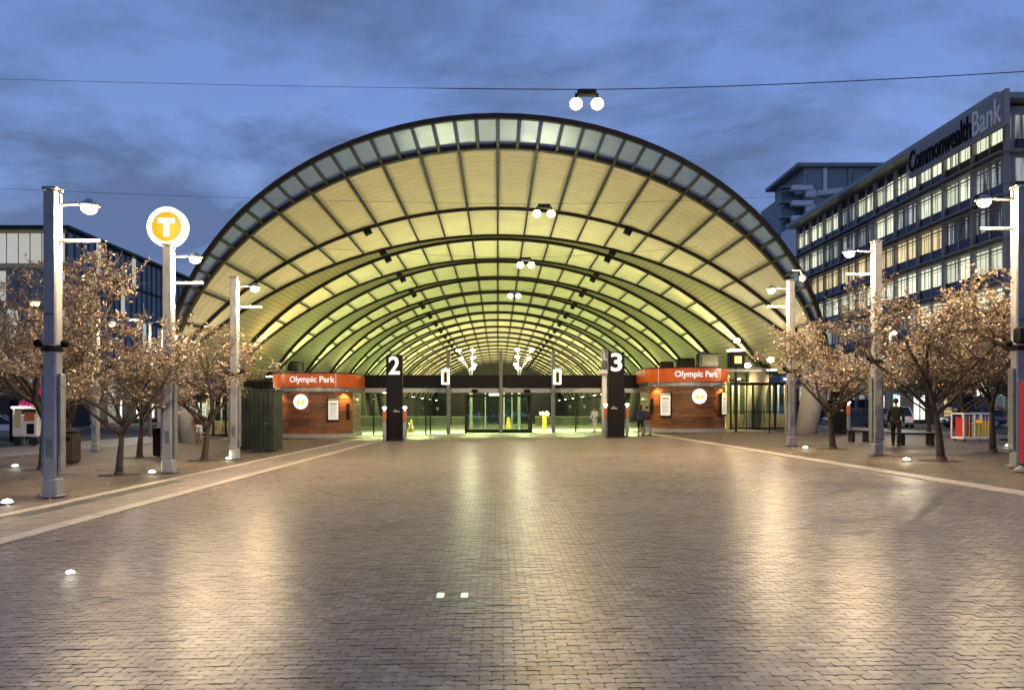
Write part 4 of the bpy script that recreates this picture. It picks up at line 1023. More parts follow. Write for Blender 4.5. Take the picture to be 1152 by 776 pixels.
# lamps slung on wires across the plaza
def wire_light(px, py, Y, sep, label, power, bulb, sway, rest=1.0):
    p = at(px, py, Y); hw = 0.42
    t = empty('hanging_light', p, label=label, cat='hanging light', group='twin lights hung on wires')
    MB().bbox((0, 0, 0.30), (0.62, 0.24, 0.20), 0.03).build('gear_box', 'dsteel', t)
    for s in (-1, 1):
        MB().tube([(s * sep / 2, 0, 0.28), (s * sep / 2, 0, 0.12)], 0.04, 8).build('stem', 'dsteel', t)
        MB().lathe([(0.08, 0.14), (0.19, 0.02), (0.20, -0.02)], (s * sep / 2, 0, 0), 14).build('shade', 'dsteel', t)
        MB().sphere((s * sep / 2, 0, -0.06), 0.21, 14, 8, (1, 1, 0.9)).build('bulb', bulb, t)
        lamp('hanging_bulb', (s * sep / 2, 0, -0.42), power, (1.0, 0.72, 0.36), 0.12, 'SPOT', rot=(0, 0, 0), spot=165, parent=t, blend=0.3)
    (xa, ha), (xb, hb) = sway
    pts = []
    zt = p.z + 0.41
    for i in range(25):
        u = i / 24; x = p.x + (xa - p.x) * (1 - u); h = zt + (ha - zt) * (1 - u) ** 1.6 + 0.0
        pts.append((x, Y, h))
    for i in range(1, 25):
        u = i / 24; pts.append((p.x + (xb - p.x) * u, Y, zt + (hb - zt) * u ** 1.5))
    me = MB().tube(pts, [0.007] * 22 + [0.016] * (len(pts) - 22) if Y < 30 else 0.008, 5)
    c = me.build('span_wire', 'blackmatt', None); c['label'] = sway[2] if len(sway) > 2 else label.replace('twin', 'wire that carries the twin'); c['category'] = 'cable'
wire_light(660, 115, 24.8, 0.70, 'bright twin lamp hanging highest, above the edge of the arch', 1700, 'bulbhot', ((-46, 13.6), (30, 13.6)))
wire_light(612, 239, 37.0, 0.70, 'second twin lamp, hanging before the bright cream roof panels', 1300, 'bulbhot', ((-46, 13.6), (30, 13.0)))
wire_light(591.5, 297, 46.5, 0.68, 'third twin lamp, hanging inside the first bays of the vault', 60, 'bulbwhite', ((-12.5, 11.6), (12.5, 11.6)))
wire_light(578.5, 332, 62.0, 0.66, 'fourth and smallest twin lamp, hanging deep in the vault', 50, 'bulbwhite', ((-10.5, 12.5), (10.5, 12.5)))

def ground_light(px, py, label, k=1.0):
    p = G(px, py); t = empty('ground_light', p, label=label, cat='ground light', group='white ground lights'); t.scale = (k, k, k)
    MB().lathe([(0.13, -0.02), (0.13, 0.012), (0.11, 0.02)], n=18).build('rim', 'gsteel', t)
    MB().lathe([(0.10, 0.015), (0.09, 0.045), (0.055, 0.075), (0.01, 0.085)], n=16).build('dome', 'groundlit', t, smooth=True)
    lamp('ground_bulb', (0, 0, 0.2), 5 * k ** 3, (1, .92, .7), 0.08, parent=t)
for a in ((8, 566, 'white ground light at the left edge of the picture, before the nearest post'), (17, 525, 'white ground light in the paving left of the nearest post'), (171, 532, 'white ground light between the small tree and the T sign post'), (257, 516.5, 'white ground light at the foot of the slim post before the container'), (906, 504, 'white ground light left of the first tree on the right'), (1020, 518, 'white ground light left of the second tree on the right'), (1134, 502, 'white ground light beside the red sign at the right edge'), (79, 645, 'small white ground light set in the open plaza at the lower left', 0.45)):
    ground_light(*a)
for px, w_ in ((495.5, 'left'), (522.5, 'right')):
    p = G(px, 670); o = MB().bbox((0, 0, 0.006), (0.062, 0.11, 0.02), 0.006).build('road_stud', 'reflector', None); o.location = p; tag(o, 'glowing pale green stud in the middle of the plaza, %s of the pair' % w_, 'road stud', 'pair of glowing studs')

# ------------------------------------------------------------------ trees
def make_tree(seed, spread=2.6, height=5.4, trunk=1.5, lean=0.0, leaves=8000, lsize=0.05, rbase=0.13, dark=False, nl=6):
    rnd = random.Random(seed); npr = np.random.default_rng(seed)
    T = MB(); W = MB(); tips = []
    def grow(p, d, length, r, level, mb):
        n = 5 if level < 3 else 3; r = r if level < 3 else r * 1.15; pts = [p.copy()]; rs = [r]
        for i in range(n):
            g_ = 0.03 if level == 0 else 0.17
            d = (d + Vector((rnd.gauss(0, g_), rnd.gauss(0, g_), rnd.gauss(0.02, g_ * .6)))).normalized()
            p = p + d * (length / n); pts.append(p.copy()); rs.append(r * (1 - 0.55 * (i + 1) / n))
        (T if level < 3 else W).tube(pts, rs, 10 if level == 0 else (7 if level == 1 else (5 if level == 2 else 3)), cap=level < 2)
        return pts, rs, d
    base = Vector((0, 0, -0.06))
    d0 = Vector((lean, rnd.uniform(-0.04, 0.04), 1)).normalized()
    pts, rs, d = grow(base, d0, trunk, rbase, 0, T)
    T.tube([base, base + Vector((0, 0, 0.16))], [rbase * 1.5, rbase * 1.0], 10, False)
    top = pts[-1]; H = height - trunk
    for i in range(nl):
        a = 2 * PI * i / nl + rnd.uniform(-.35, .35); el = rnd.uniform(0.50, 1.15) if i < nl - 1 else 1.35
        st = pts[-1 if i % 2 == 0 else -2]
        dd = Vector((math.cos(a) * math.cos(el), math.sin(a) * math.cos(el), math.sin(el)))
        L1 = rnd.uniform(0.9, 1.1) * (spread * 0.72 * math.cos(el) + H * 0.55 * math.sin(el))
        p1, r1, d1 = grow(st, dd, L1, rbase * 0.50, 1, T)
        for j in range(7):
            k = rnd.choice([2, 3, 4, 5, 5]); b = rnd.uniform(0, 2 * PI)
            dd2 = (d1 * 0.7 + Vector((math.cos(b), math.sin(b), rnd.uniform(-0.35, 0.6))) * 0.9).normalized()
            p2, r2, d2 = grow(p1[k], dd2, rnd.uniform(0.8, 1.3) * spread * 0.38, max(0.014, r1[k] * 0.6), 2, T)
            for q in range(6):
                k2 = rnd.choice([1, 2, 3, 4, 5, 5]); b = rnd.uniform(0, 2 * PI)
                dd3 = (d2 * 0.6 + Vector((math.cos(b), math.sin(b), rnd.uniform(-0.5, 0.7))) * 0.9).normalized()
                p3, r3, d3 = grow(p2[k2], dd3, rnd.uniform(0.5, 1.0) * 0.75, 0.012, 3, W)
                tips.append((p3, 0.10))
                for z in range(4):
                    b = rnd.uniform(0, 2 * PI); dd4 = (d3 * 0.6 + Vector((math.cos(b), math.sin(b), rnd.uniform(-.5, .7)))).normalized()
                    p4, r4, d4 = grow(p3[rnd.choice([1, 2, 3])], dd4, rnd.uniform(0.25, 0.5), 0.007, 4, W); tips.append((p4, 0.07))
    # leaves along the twigs
    segs = np.array([[list(p[0]), list(p[-1])] for p, _ in tips]); n = leaves
    idx = npr.integers(len(segs), size=n); u = npr.random((n, 1))
    idx = np.minimum((npr.random(n) ** 1.0 * len(segs)).astype(int), len(segs) - 1); wgt = npr.random(len(segs)) ** 1.6; idx = npr.choice(len(segs), size=n, p=wgt / wgt.sum()); c = segs[idx, 0] * (1 - u) + segs[idx, 1] * u + npr.normal(0, 0.05, (n, 3))
    a = npr.normal(size=(n, 3)); a /= np.linalg.norm(a, axis=1, keepdims=True); b = np.cross(a, npr.normal(size=(n, 3))); b /= np.linalg.norm(b, axis=1, keepdims=True)
    s = lsize * npr.uniform(0.5, 1.3, (n, 1)); q = np.stack([c - a * s, c - b * s * 0.45, c + a * s, c + b * s * 0.45], 1).reshape(-1, 3)
    me = bpy.data.meshes.new('leaves'); me.vertices.add(4 * n); me.vertices.foreach_set('co', q.ravel()); me.loops.add(4 * n); me.loops.foreach_set('vertex_index', np.arange(4 * n, dtype=np.int32))
    me.polygons.add(n); me.polygons.foreach_set('loop_start', np.arange(0, 4 * n, 4, dtype=np.int32)); me.polygons.foreach_set('loop_total', np.full(n, 4, dtype=np.int32)); me.update(calc_edges=True)
    me.polygons.foreach_set('use_smooth', [False] * n); me.materials.append(M['leafdark'] if dark else M['leafbrown'])
    tm = T.mesh('trunk'); tm.materials.append(M['bark']); tm.polygons.foreach_set('use_smooth', [True] * len(tm.polygons))
    wm = W.mesh('twigs'); wm.materials.append(M['twig'])
    return tm, wm, me
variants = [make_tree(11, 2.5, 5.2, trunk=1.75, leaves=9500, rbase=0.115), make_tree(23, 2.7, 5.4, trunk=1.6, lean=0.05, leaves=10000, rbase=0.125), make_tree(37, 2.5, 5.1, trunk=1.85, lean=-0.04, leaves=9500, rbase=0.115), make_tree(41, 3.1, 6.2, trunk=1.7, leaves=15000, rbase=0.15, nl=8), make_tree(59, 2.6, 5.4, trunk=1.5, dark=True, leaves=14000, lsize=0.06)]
def tree(pos, v, rz, sc, label, group='small trees along the plaza'):
    t = empty('plaza_tree', pos, rz, label=label, cat='tree', group=group); t.scale = sc if hasattr(sc, '__len__') else (sc, sc, sc)
    tm, wm, lm = variants[v]
    MB().lathe([(0.55, -0.04), (0.55, -0.024)], n=24).build('trunk_shade_disc', 'trunk_shade', t)  # dark disc painted as the shadow around the trunk foot
    place('trunk', tm, None, t); cw = place('crown', lm, None, t); place('twigs', wm, None, cw)
    return t
tree(G(50, 527), 3, 2.6, (1.12, 1.12, 1.10), 'largest tree on the left, spreading behind the nearest post')
tree(G(134, 533), 0, 2.1, (0.92, 0.92, 0.78), 'slim trunked tree with a thin crown left of the T sign post')
tree(G(157, 514), 2, 4.0, (1.0, 1.0, 0.85), 'dark trunked tree in the second row behind the T sign post')
tree(G(230, 517), 1, 1.2, (1.0, 1.0, 0.88), 'tree between the T sign post and the slim post by the container')
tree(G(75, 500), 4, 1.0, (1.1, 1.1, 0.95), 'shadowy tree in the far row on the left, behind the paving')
tree(G(-50, 525), 3, 3.0, 1.0, 'tree half out of the picture at the left edge')
tree(G(-20, 503), 2, 0.3, 1.0, 'far tree by the silver car at the left edge')
tree(G(937, 504), 1, 3.6, (1.08, 1.0, 0.90), 'first tree on the right, forked trunk, before the roof buttress')
tree(G(1059, 517), 0, 5.2, (1.08, 1.08, 0.95), 'second tree on the right, warm brown crown beside the tall post')
tree(G(1117, 508), 2, 0.9, (1.0, 1.0, 0.92), 'dark trunked tree behind the red sign')
tree(G(1215, 520), 3, 2.5, (1.0, 1.0, 1.0), 'tree half out of the picture at the right edge')
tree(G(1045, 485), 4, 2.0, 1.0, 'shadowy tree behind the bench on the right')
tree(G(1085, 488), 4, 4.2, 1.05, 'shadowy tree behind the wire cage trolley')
tree(G(955, 484), 2, 5.0, 0.95, 'far tree beside the road, behind the card reader on the right')
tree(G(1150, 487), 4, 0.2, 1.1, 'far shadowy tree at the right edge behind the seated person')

# ------------------------------------------------------------------ buildings
def office_right():
    X = 42.6; Y0, Y1 = 63.4, 107.5; top = 27.3; base = gz(X) - 0.1
    t = empty('office_building', (X + 8, (Y0 + Y1) / 2, base), label='glazed office block on the right, rows of lit windows, bank name on roof', cat='building')
    bw = lambda mb, name, m, **k: mb.build(name, m, t, world=True, **k)
    bw(MB().box((X + 10.3, (Y0 + Y1) / 2, top / 2), (19.4, Y1 - Y0 - 0.4, top - 0.4)), 'wall', 'officegrey')
    bw(MB().bbox((X + 9.4, (Y0 + Y1) / 2, top + 0.30), (21.6, Y1 - Y0 + 1.6, 0.55), 0.05), 'roof', 'officelight')
    FH = 3.6; nb = 10; bay = (Y1 - Y0) / nb; sub = bay / 2
    wins = {}
    def unit(nm, d, m):
        if (nm, d) not in wins:
            me = MB().bbox((0, 0, 0), d, 0.02).mesh(nm); wins[(nm, d)] = me
        me = wins[(nm, d)].copy() if m not in [x.name for x in wins[(nm, d)].materials] else wins[(nm, d)]
        return me
    cache = {}
    def part(nm, c, d, m):
        k = (nm, tuple(round(v, 3) for v in d), m)
        if k not in cache:
            me = MB().bbox((0, 0, 0), d, 0.02).mesh(nm); me.materials.append(M[m]); cache[k] = me
        o = bpy.data.objects.new(nm, cache[k]); C.objects.link(o); o.parent = t; o.location = Vector(c) - t.location
        return o
    rnd = random.Random(5)
    kinds = {0: 'navy', 1: 'win_bright', 2: 'win_dim', 3: 'win_warm', 4: 'win_bright', 5: 'win_dim', 6: 'win_warm', 7: 'win_dim'}
    for f in range(7):
        zt = top - 0.1 - (0.9 if f == 0 else 0) - FH * f - (0.9 if f else 0)
        ztop = top - 1.0 - FH * f + (0.0)
        wh = 1.95; sh = 1.05
        for b in range(nb):
            kb = kinds[f + 1]
            if kb == 'win_dim' and rnd.random() < 0.25: kb = 'win_bright'
            if kb != 'win_dim' and rnd.random() < 0.14: kb = 'win_dim'
            for s in range(2):
                yc = Y0 + b * bay + (s + .5) * sub
                part('window', (X + 0.35, yc, ztop - wh / 2), (0.12, sub - 0.10, wh - 0.04), kb)
                for q_ in (-0.36, 0.36): part('glazing_bar', (X + 0.27, yc + q_, ztop - wh / 2), (0.06, 0.05, wh - 0.06), 'officegrey')
                part('transom', (X + 0.27, yc, ztop - wh * 0.30), (0.06, sub - 0.12, 0.05), 'officegrey')
                part('spandrel_panel', (X + 0.22, yc, ztop - wh - sh / 2), (0.14, sub - 0.24, sh - 0.08), 'navy')
                if f == 0: part('attic_window', (X + 0.3, yc, top - 0.5), (0.12, sub - 0.5, 0.8), 'navy')
        for z, dp, th in ((ztop - wh - sh - 0.12, 0.9, 0.14), (ztop - wh - sh - 0.52, 0.7, 0.10), (ztop - 0.35, 0.35, 0.06)):
            o = part('sunshade', (X + 0.3 - dp / 2, (Y0 + Y1) / 2, z), (dp, Y1 - Y0, th), 'officegrey')
        # front end
        for s in range(4):
            part('window', (X + 2.6 + s * 3.6, Y0 + 0.12, ztop - wh / 2), (3.3, 0.12, wh - 0.06), 'win_dim')
            part('spandrel_panel', (X + 2.6 + s * 3.6, Y0 + 0.1, ztop - wh - sh / 2), (3.3, 0.14, sh - 0.08), 'navy')
        part('sunshade', (X + 10, Y0 - 0.25, ztop - wh - sh - 0.12), (20, 0.7, 0.14), 'officegrey')
    for b in range(nb + 1): part('mullion', (X + 0.1, Y0 + b * bay, top / 2 + 0.6), (0.42, 0.34, top - 1.4), 'officegrey')
    for b in range(nb): part('mullion', (X + 0.16, Y0 + (b + .5) * bay, top / 2 + 0.6), (0.22, 0.16, top - 1.4), 'officelight')
    for b in range(nb + 1): part('column', (X + 0.3, Y0 + b * bay, 1.0), (0.6, 0.6, 2.1), 'concrete')
    # name board on the roof edge
    XB = X - 1.75; ya, yb = XB * F / 571, XB * F / 462
    part('name_board', (XB + 0.2, (ya + yb) / 2, 25.95), (0.36, yb - ya, 2.9), 'concrete')
    part('name_board_face', (XB, (ya + yb) / 2, 25.95), (0.05, yb - ya - 0.4, 2.55), 'officegrey')
    for s, m, u0, u1 in (('Commonwealth', 'blackmatt', 0.018, 0.70), ('Bank', 'white', 0.715, 0.975)):
        me = text_mesh(s, 3.0, 0.04, 0.05 if s != 'Bank' else 0.02, 'LEFT')
        xs = [v.co.x for v in me.vertices]; ys = [v.co.y for v in me.vertices]; mx, Mx, my, My = min(xs), max(xs), min(ys), max(ys)
        Ln = yb - ya
        for v in me.vertices:
            uu = u0 + (v.co.x - mx) / (Mx - mx) * (u1 - u0)
            v.co = (XB - 0.07 - v.co.z, yb - uu * Ln, 24.9 + (v.co.y - my) / (My - my) * 2.1)
        me.transform(Matrix.Translation(t.location).inverted()); place('lettering', me, m, t)
    return t
office_right()

# stepped penthouse on the same block's corner is out of frame; next, the apartment tower behind
def tower():
    Y = 150; xa, xb = (881 - VPX) / F * Y, (1003 - VPX) / F * Y; zt = EYE + (460 - 187) / F * Y
    t = empty('apartment_tower', ((xa + xb) / 2, Y + 8, 0), label='distant apartment tower with curved white balconies behind the office block', cat='building')
    bw = lambda mb, name, m, **k: mb.build(name, m, t, world=True, **k)
    x1 = (907 - VPX) / F * Y; zs = EYE + (460 - 208) / F * Y
    bw(MB().bbox(((x1 + xb) / 2, Y + 9, zt / 2), (xb - x1, 16, zt), 0.1), 'wall', 'concrete')
    bw(MB().bbox(((xa + x1) / 2 + 0.5, Y + 9, zs / 2 - 0.6), (x1 - xa - 1.2, 14, zs - 1.2), 0.1), 'wall', 'bluegrey')
    bw(MB().bbox(((x1 + xb) / 2 - 0.6, Y + 9, zt + 0.35), (xb - x1 + 2.4, 18, 0.8), 0.1), 'roof', 'officegrey')
    for i in range(9):
        z = zs - 0.4 - 3.0 * i
        if z < 20: break
        bw(MB().bbox(((xa + x1) / 2, Y + 1.0, z), (x1 - xa + 0.6, 2.0, 0.28), 0.05), 'floor_slab', 'officegrey')
        bw(MB().bbox(((xa + x1) / 2 + 3.0, Y - 0.2, z - 1.4), (1.9, 0.8, 1.5), 0.1), 'balcony_front', 'towerwhite')
        bw(MB().bbox((xa + 1.6, Y + 1.9, z - 1.5), (2.6, 0.2, 2.2), 0.05), 'window', 'bluegrey')
        bw(MB().bbox((x1 - 1.0, Y - 0.3, z - 0.4), (4.2, 1.2, 1.0), 0.1), 'balcony_front', 'towerwhite')
        mb = MB(); n = 12; r = 11; cxm = x1 + 12.5; vs = []
        for k in range(n + 1):
            q = -1.0 + 2.0 * k / n; px_, py_ = cxm + 13.0 * math.sin(q), Y + 5.5 - 7.5 * math.cos(q)
            for zz in (z - 1.6, z - 0.55): vs += [(px_, py_, zz), (px_, py_ + 0.3, zz)]
        fs = []
        for k in range(n):
            j = k * 4; fs += [(j, j + 4, j + 6, j + 2), (j + 1, j + 3, j + 7, j + 5), (j + 2, j + 6, j + 7, j + 3), (j, j + 1, j + 5, j + 4)]
        mb.add(vs, fs); bw(mb, 'balcony_front', 'towerwhite')
        bw(MB().bbox((cxm, Y + 1.6, z - 0.55 + 0.9), (17, 0.4, 1.3), 0.05), 'window', 'win_dim' if i % 2 else 'win_sky')  # pane glow added to brighten the dark tower
    for px in (930, 958, 985):
        x = (px - VPX) / F * Y; bw(MB().bbox((x, Y + 0.8, zt - 2.6), (0.8, 0.5, 5.0), 0.05), 'pier', 'officegrey' if px != 930 else 'towerwhite')
    for a_, b_ in ((909, 928), (932, 957), (960, 983)):
        xa_, xb_ = (a_ - VPX) / F * Y, (b_ - VPX) / F * Y; bw(MB().bbox(((xa_ + xb_) / 2, Y + 0.9, zt - 2.9), (xb_ - xa_ - 0.5, 0.3, 3.8), 0.05), 'window', 'bluegrey')
    bw(MB().bbox(((905 - VPX) / F * 138, 138, EYE + (460 - 258) / F * 138 - 15), (6.5, 6, 30), 0.1), 'lower_wing', 'towerwhite')
    return t
tower()

def office_left():
    X = -43.2; Y0, Y1 = 75.7, 176; top = 19.6
    t = empty('glass_office', (X - 20, 100, gz(X) - 0.1), label='long dark glass office behind the trees on the left with a few lit windows', cat='building')
    cache = {}
    def part(nm, c, d, m):
        k = (nm, tuple(round(v, 3) for v in d), m)
        if k not in cache:
            me = MB().bbox((0, 0, 0), d, 0.02).mesh(nm); me.materials.append(M[m]); cache[k] = me
        o = bpy.data.objects.new(nm, cache[k]); C.objects.link(o); o.parent = t; o.location = Vector(c) - t.location; return o
    W = 62
    part('wall', (X - W / 2 - 0.3, (Y0 + Y1) / 2 + 0.3, 12.2), (W - 0.6, Y1 - Y0 - 0.6, 14.5), 'bluegrey')
    part('inner_wall', (X - W / 2 - 4, (Y0 + Y1) / 2 + 4, 2.5), (W - 8, Y1 - Y0 - 8, 5), 'darkwall')
    part('roof', (X - W / 2, (Y0 + Y1) / 2, top + 0.12), (W + 1.0, Y1 - Y0 + 1.0, 0.35), 'dsteel')
    for z in (15.9, 12.2, 8.6, 5.0): part('floor_band', (X - 0.15, (Y0 + Y1) / 2, z), (0.5, Y1 - Y0, 0.30), 'dsteel')
    n = int((Y1 - Y0) / 1.32); rnd = random.Random(9)
    for f, zc in enumerate((17.75, 14.05, 10.4, 6.8)):
        for i in range(n):
            y = Y0 + (i + .5) * 1.32
            if y > 118: break
            lit = rnd.random() < 0.05 and f < 3
            part('window', (X - 0.02, y, zc), (0.12, 1.16, 3.3 if f else 3.4), 'win_sky' if lit else 'bluegrey')
    fin = MB()
    for i in range(n + 1): fin.box((X + 0.08, Y0 + i * 1.32, 12.3), (0.16, 0.07, 14.6))
    M['fin'] = mat('dark_blue_fins', (0.07, 0.085, 0.10), 0.5)
    o = fin.build('fins', 'fin', t, world=True, kind='stuff')
    # lit top floor on the end wall
    for i in range(26):
        x = X - 0.7 - i * 1.18
        part('window', (x, Y0 - 0.02, 17.7), (1.0, 0.14, 3.0), 'win_sky')
        part('window', (x, Y0 - 0.02, 13.9), (1.0, 0.14, 3.0), 'bluegrey' if i % 5 else 'win_sky')
        part('window', (x, Y0 - 0.02, 10.1), (1.0, 0.14, 3.0), 'bluegrey' if i % 4 else 'win_sky')
    for z in (19.35, 15.9, 12.1, 8.3): part('floor_band', (X - W / 2, Y0 - 0.1, z), (W, 0.3, 0.4), 'yellowwall' if z > 15 else 'officegrey')
    for i in range(9): part('column', (X + 0.1, Y0 + 2 + i * 7.2, 2.5), (0.9, 0.9, 5.0), 'concrete')
    for i in range(6): part('column', (X - 4 - i * 7.2, Y0, 2.5), (0.9, 0.9, 5.0), 'concrete')
    for i, y in enumerate((84, 93, 101, 112, 120)): part('shopfront', (X - 3.9, y, 1.5), (0.1, 3.2 if i % 2 else 5.0, 2.2), 'shoplit')
    for i, x in enumerate((-52, -66)): part('shopfront', (x, Y0 + 3.9, 1.4), (3.0, 0.1, 1.8), 'shoplit')
    return t
office_left()

# arcade of shops across the road on the right, under the office
t = empty('shop_row', (58, 71, gz(48)), label='dark row of shops with lit fronts across the road on the right', cat='building')
MB().box((71, 74.5, 2.9), (66, 5, 5.8)).build('wall', 'darkwall', t, world=True)
MB().bbox((71, 71.4, 5.4), (67, 3.0, 0.4), 0.05).build('canopy', 'officegrey', t, world=True)
for a, b, m in ((985, 1000, 'shoplit'), (1003, 1012, 'shoplit'), (1028, 1040, 'shoplit'), (1062, 1079, 'shopwarm'), (1100, 1116, 'win_dim'), (1121, 1137, 'win_dim')):
    Y = 72; xa, xb = (a - VPX) / F * Y, (b - VPX) / F * Y
    MB().bbox(((xa + xb) / 2, 71.96, 1.75), (xb - xa, 0.1, 2.3), 0.02).build('shopfront', m, t, world=True)
    MB().bbox(((xa + xb) / 2, 71.9, 1.75), (0.08, 0.12, 2.3), 0.02).build('window_bar', 'dsteel', t, world=True)
for px in (1000, 1056, 1097, 1118, 1145): MB().bbox(((px - VPX) / F * 70, 70, 2.6), (0.6, 0.6, 5.2), 0.05).build('column', 'concrete', t, world=True)
MB().bbox(((1005 - VPX) / F * 71.5, 71.8, 2.6), (1.0, 0.08, 0.8), 0.02).build('cyan_screen', 'teal', t, world=True)
t = empty('shop_row', (-48, 66, gz(-48)), label='low dark wall with lit openings behind the parked car on the left', cat='building')
MB().box((-54, 67, 1.9), (34, 3, 3.8)).build('wall', 'darkwall', t, world=True)
for x in range(-66, -38, 4): MB().bbox((x, 65.4, 2.9), (3.8, 0.1, 0.25), 0.03).build('louvre', 'officegrey', t, world=True)

# ------------------------------------------------------------------ people
def skin_mesh(name, joints, bones, m, subs=2):
    keys = list(joints); idx = {k: i for i, k in enumerate(keys)}
    me = bpy.data.meshes.new(name); me.from_pydata([joints[k][0] for k in keys], [(idx[a], idx[b]) for a, b in bones], []); me.update()
    o = bpy.data.objects.new(name, me); C.objects.link(o)
    o.modifiers.new('skin', 'SKIN'); sv = me.skin_vertices[0].data
    for k in keys:
        r = joints[k][1]; r = r if hasattr(r, '__len__') else (r, r); sv[idx[k]].radius = r; sv[idx[k]].use_root = (k == keys[0])
    sb = o.modifiers.new('sub', 'SUBSURF'); sb.levels = subs; sb.render_levels = subs
    dg = bpy.context.evaluated_depsgraph_get(); out_ = bpy.data.meshes.new_from_object(o.evaluated_get(dg)); C.objects.unlink(o); bpy.data.objects.remove(o)
    out_.polygons.foreach_set('use_smooth', [True] * len(out_.polygons)); out_.materials.clear(); out_.materials.append(M[m]); return out_
def person(pos, rz, label, top='navycloth', legs='blackcloth', hgt=1.68, pose='stand', shorts=False, bag=None, female=False, stride=0.12, armbend=0.0):
    k = hgt / 1.72
    t = empty('person', pos, rz, label=label, cat='person'); t.scale = (k, k, k)
    sit = pose == 'sit'
    hp = 0.50 if sit else 0.92
    J = {'pelvis': ((0, 0, hp), (0.135, 0.10)), 'waist': ((0, 0.0, hp + 0.18), (0.12, 0.09)), 'chest': ((0, 0.01, hp + 0.38), (0.155, 0.105)), 'neckb': ((0, 0.015, hp + 0.53), (0.07, 0.06)), 'neck': ((0, 0.0, hp + 0.59), 0.05), 'jaw': ((0, -0.01, hp + 0.66), (0.062, 0.075)), 'head': ((0, 0.0, hp + 0.73), (0.074, 0.092)), 'crown': ((0, 0.01, hp + 0.79), (0.055, 0.07))}
    Bn = [('pelvis', 'waist'), ('waist', 'chest'), ('chest', 'neckb'), ('neckb', 'neck'), ('neck', 'jaw'), ('jaw', 'head'), ('head', 'crown')]
    for s, n in ((-1, 'l'), (1, 'r')):
        st = stride * s
        if sit: kn, an = (0.11 * s, -0.42, 0.48), (0.11 * s, -0.40, 0.08); hipy = 0
        else: kn, an = (0.10 * s, -0.03 - st * 0.7, 0.48), (0.10 * s, -st * 1.3 + (0.08 if st < 0 else 0), 0.08)
        J['hip' + n] = ((0.09 * s, 0, hp - 0.04), 0.09); J['knee' + n] = (kn, 0.056); J['calf' + n] = (((kn[0] + an[0]) / 2, (kn[1] + an[1]) / 2 + 0.02, (kn[2] + an[2]) / 2 + 0.05), 0.055); J['ankle' + n] = (an, 0.036); J['toe' + n] = ((an[0] * 1.1, an[1] - 0.16, 0.035), (0.042, 0.028)); 
        Bn += [('pelvis', 'hip' + n), ('hip' + n, 'knee' + n), ('knee' + n, 'calf' + n), ('calf' + n, 'ankle' + n), ('ankle' + n, 'toe' + n)]
        ab = armbend if s > 0 else armbend * 0.6
        sh = Vector((0.185 * s, 0.01, hp + 0.47)); el = sh + Vector((0.055 * s, 0.02 - 0.06 * ab, -0.28)); wr = el + Vector((0.0, -0.06 - 0.2 * ab, -0.235 + 0.16 * ab)); hd = wr + (wr - el).normalized() * 0.075
        J['sh' + n] = (tuple(sh), 0.058); J['elb' + n] = (tuple(el), 0.04); J['wr' + n] = (tuple(wr), 0.026); J['palm' + n] = (tuple(hd), (0.036, 0.018))
        Bn += [('chest', 'sh' + n), ('sh' + n, 'elb' + n), ('elb' + n, 'wr' + n), ('wr' + n, 'palm' + n)]
        fd = (wr - el).normalized()
        for q in range(4):
            f1 = hd + fd * 0.045 + Vector((0, (q - 1.5) * 0.02, 0)); f2 = f1 + fd * (0.032 + 0.006 * (1.5 - abs(q - 1.5))) + Vector((-0.014 * s, 0, 0))
            J['f%d%s' % (q, n)] = (tuple(f1), 0.0095); J['g%d%s' % (q, n)] = (tuple(f2), 0.008); Bn += [('palm' + n, 'f%d%s' % (q, n)), ('f%d%s' % (q, n), 'g%d%s' % (q, n))]
        th = wr + fd * 0.05 + Vector((0, -0.045, 0)); J['th' + n] = (tuple(th), 0.011); J['tj' + n] = (tuple(th + fd * 0.035 + Vector((-0.01 * s, -0.008, 0))), 0.009); Bn += [('wr' + n, 'th' + n), ('th' + n, 'tj' + n)]
    hz = hp + 0.715
    J['nose'] = ((0, -0.098, hz - 0.015), 0.013); Bn.append(('head', 'nose'))
    body = place('body', skin_mesh('body', J, Bn, 'skin'), None, t)
    def sub(names, grow, extra=None):
        return {n: (J[n][0], tuple(x + grow for x in (J[n][1] if hasattr(J[n][1], '__len__') else (J[n][1],) * 2))) for n in names}
    J['hem'] = ((0, 0, hp - 0.10), (0.135, 0.10))
    n1 = ['chest', 'waist', 'pelvis', 'hem', 'neckb'] + [a + b for b in 'lr' for a in ('sh', 'elb', 'wr')]
    b1 = [('chest', 'waist'), ('waist', 'pelvis'), ('pelvis', 'hem'), ('chest', 'neckb')] + [(a + n, b + n) for n in 'lr' for a, b in (('sh', 'elb'), ('elb', 'wr'))] + [('chest', 'sh' + n) for n in 'lr']
    place('shirt', skin_mesh('shirt', sub(n1, 0.022), b1, top), None, t)
    ends = ('knee',) if shorts else ('knee', 'calf', 'ankle')
    n2 = ['pelvis'] + [a + b for b in 'lr' for a in ('hip',) + ends]
    b2 = [('pelvis', 'hip' + n) for n in 'lr'] + [(a + n, b + n) for n in 'lr' for a, b in zip(('hip',) + ends[:-1], ends)]
    place('trousers', skin_mesh('trousers', sub(n2, 0.02), b2, legs), None, t)
    for s, n in ((-1, 'l'), (1, 'r')):
        a = Vector(J['ankle' + n][0]); MB().bbox((a.x, a.y - 0.06, 0.045), (0.10, 0.27, 0.09), 0.025).build('shoe', 'blackcloth', t)
    hr = MB().sphere((0, 0.022, hz + 0.042), 0.105, 14, 10, (0.88, 1.02, 0.95)); 
    if female: hr.tube([(0, 0.09, hz + 0.04), (0, 0.12, hz - 0.06), (0, 0.11, hz - 0.2)], [0.06, 0.07, 0.04], 8)
    hr.build('hair', 'hair', t, smooth=True)
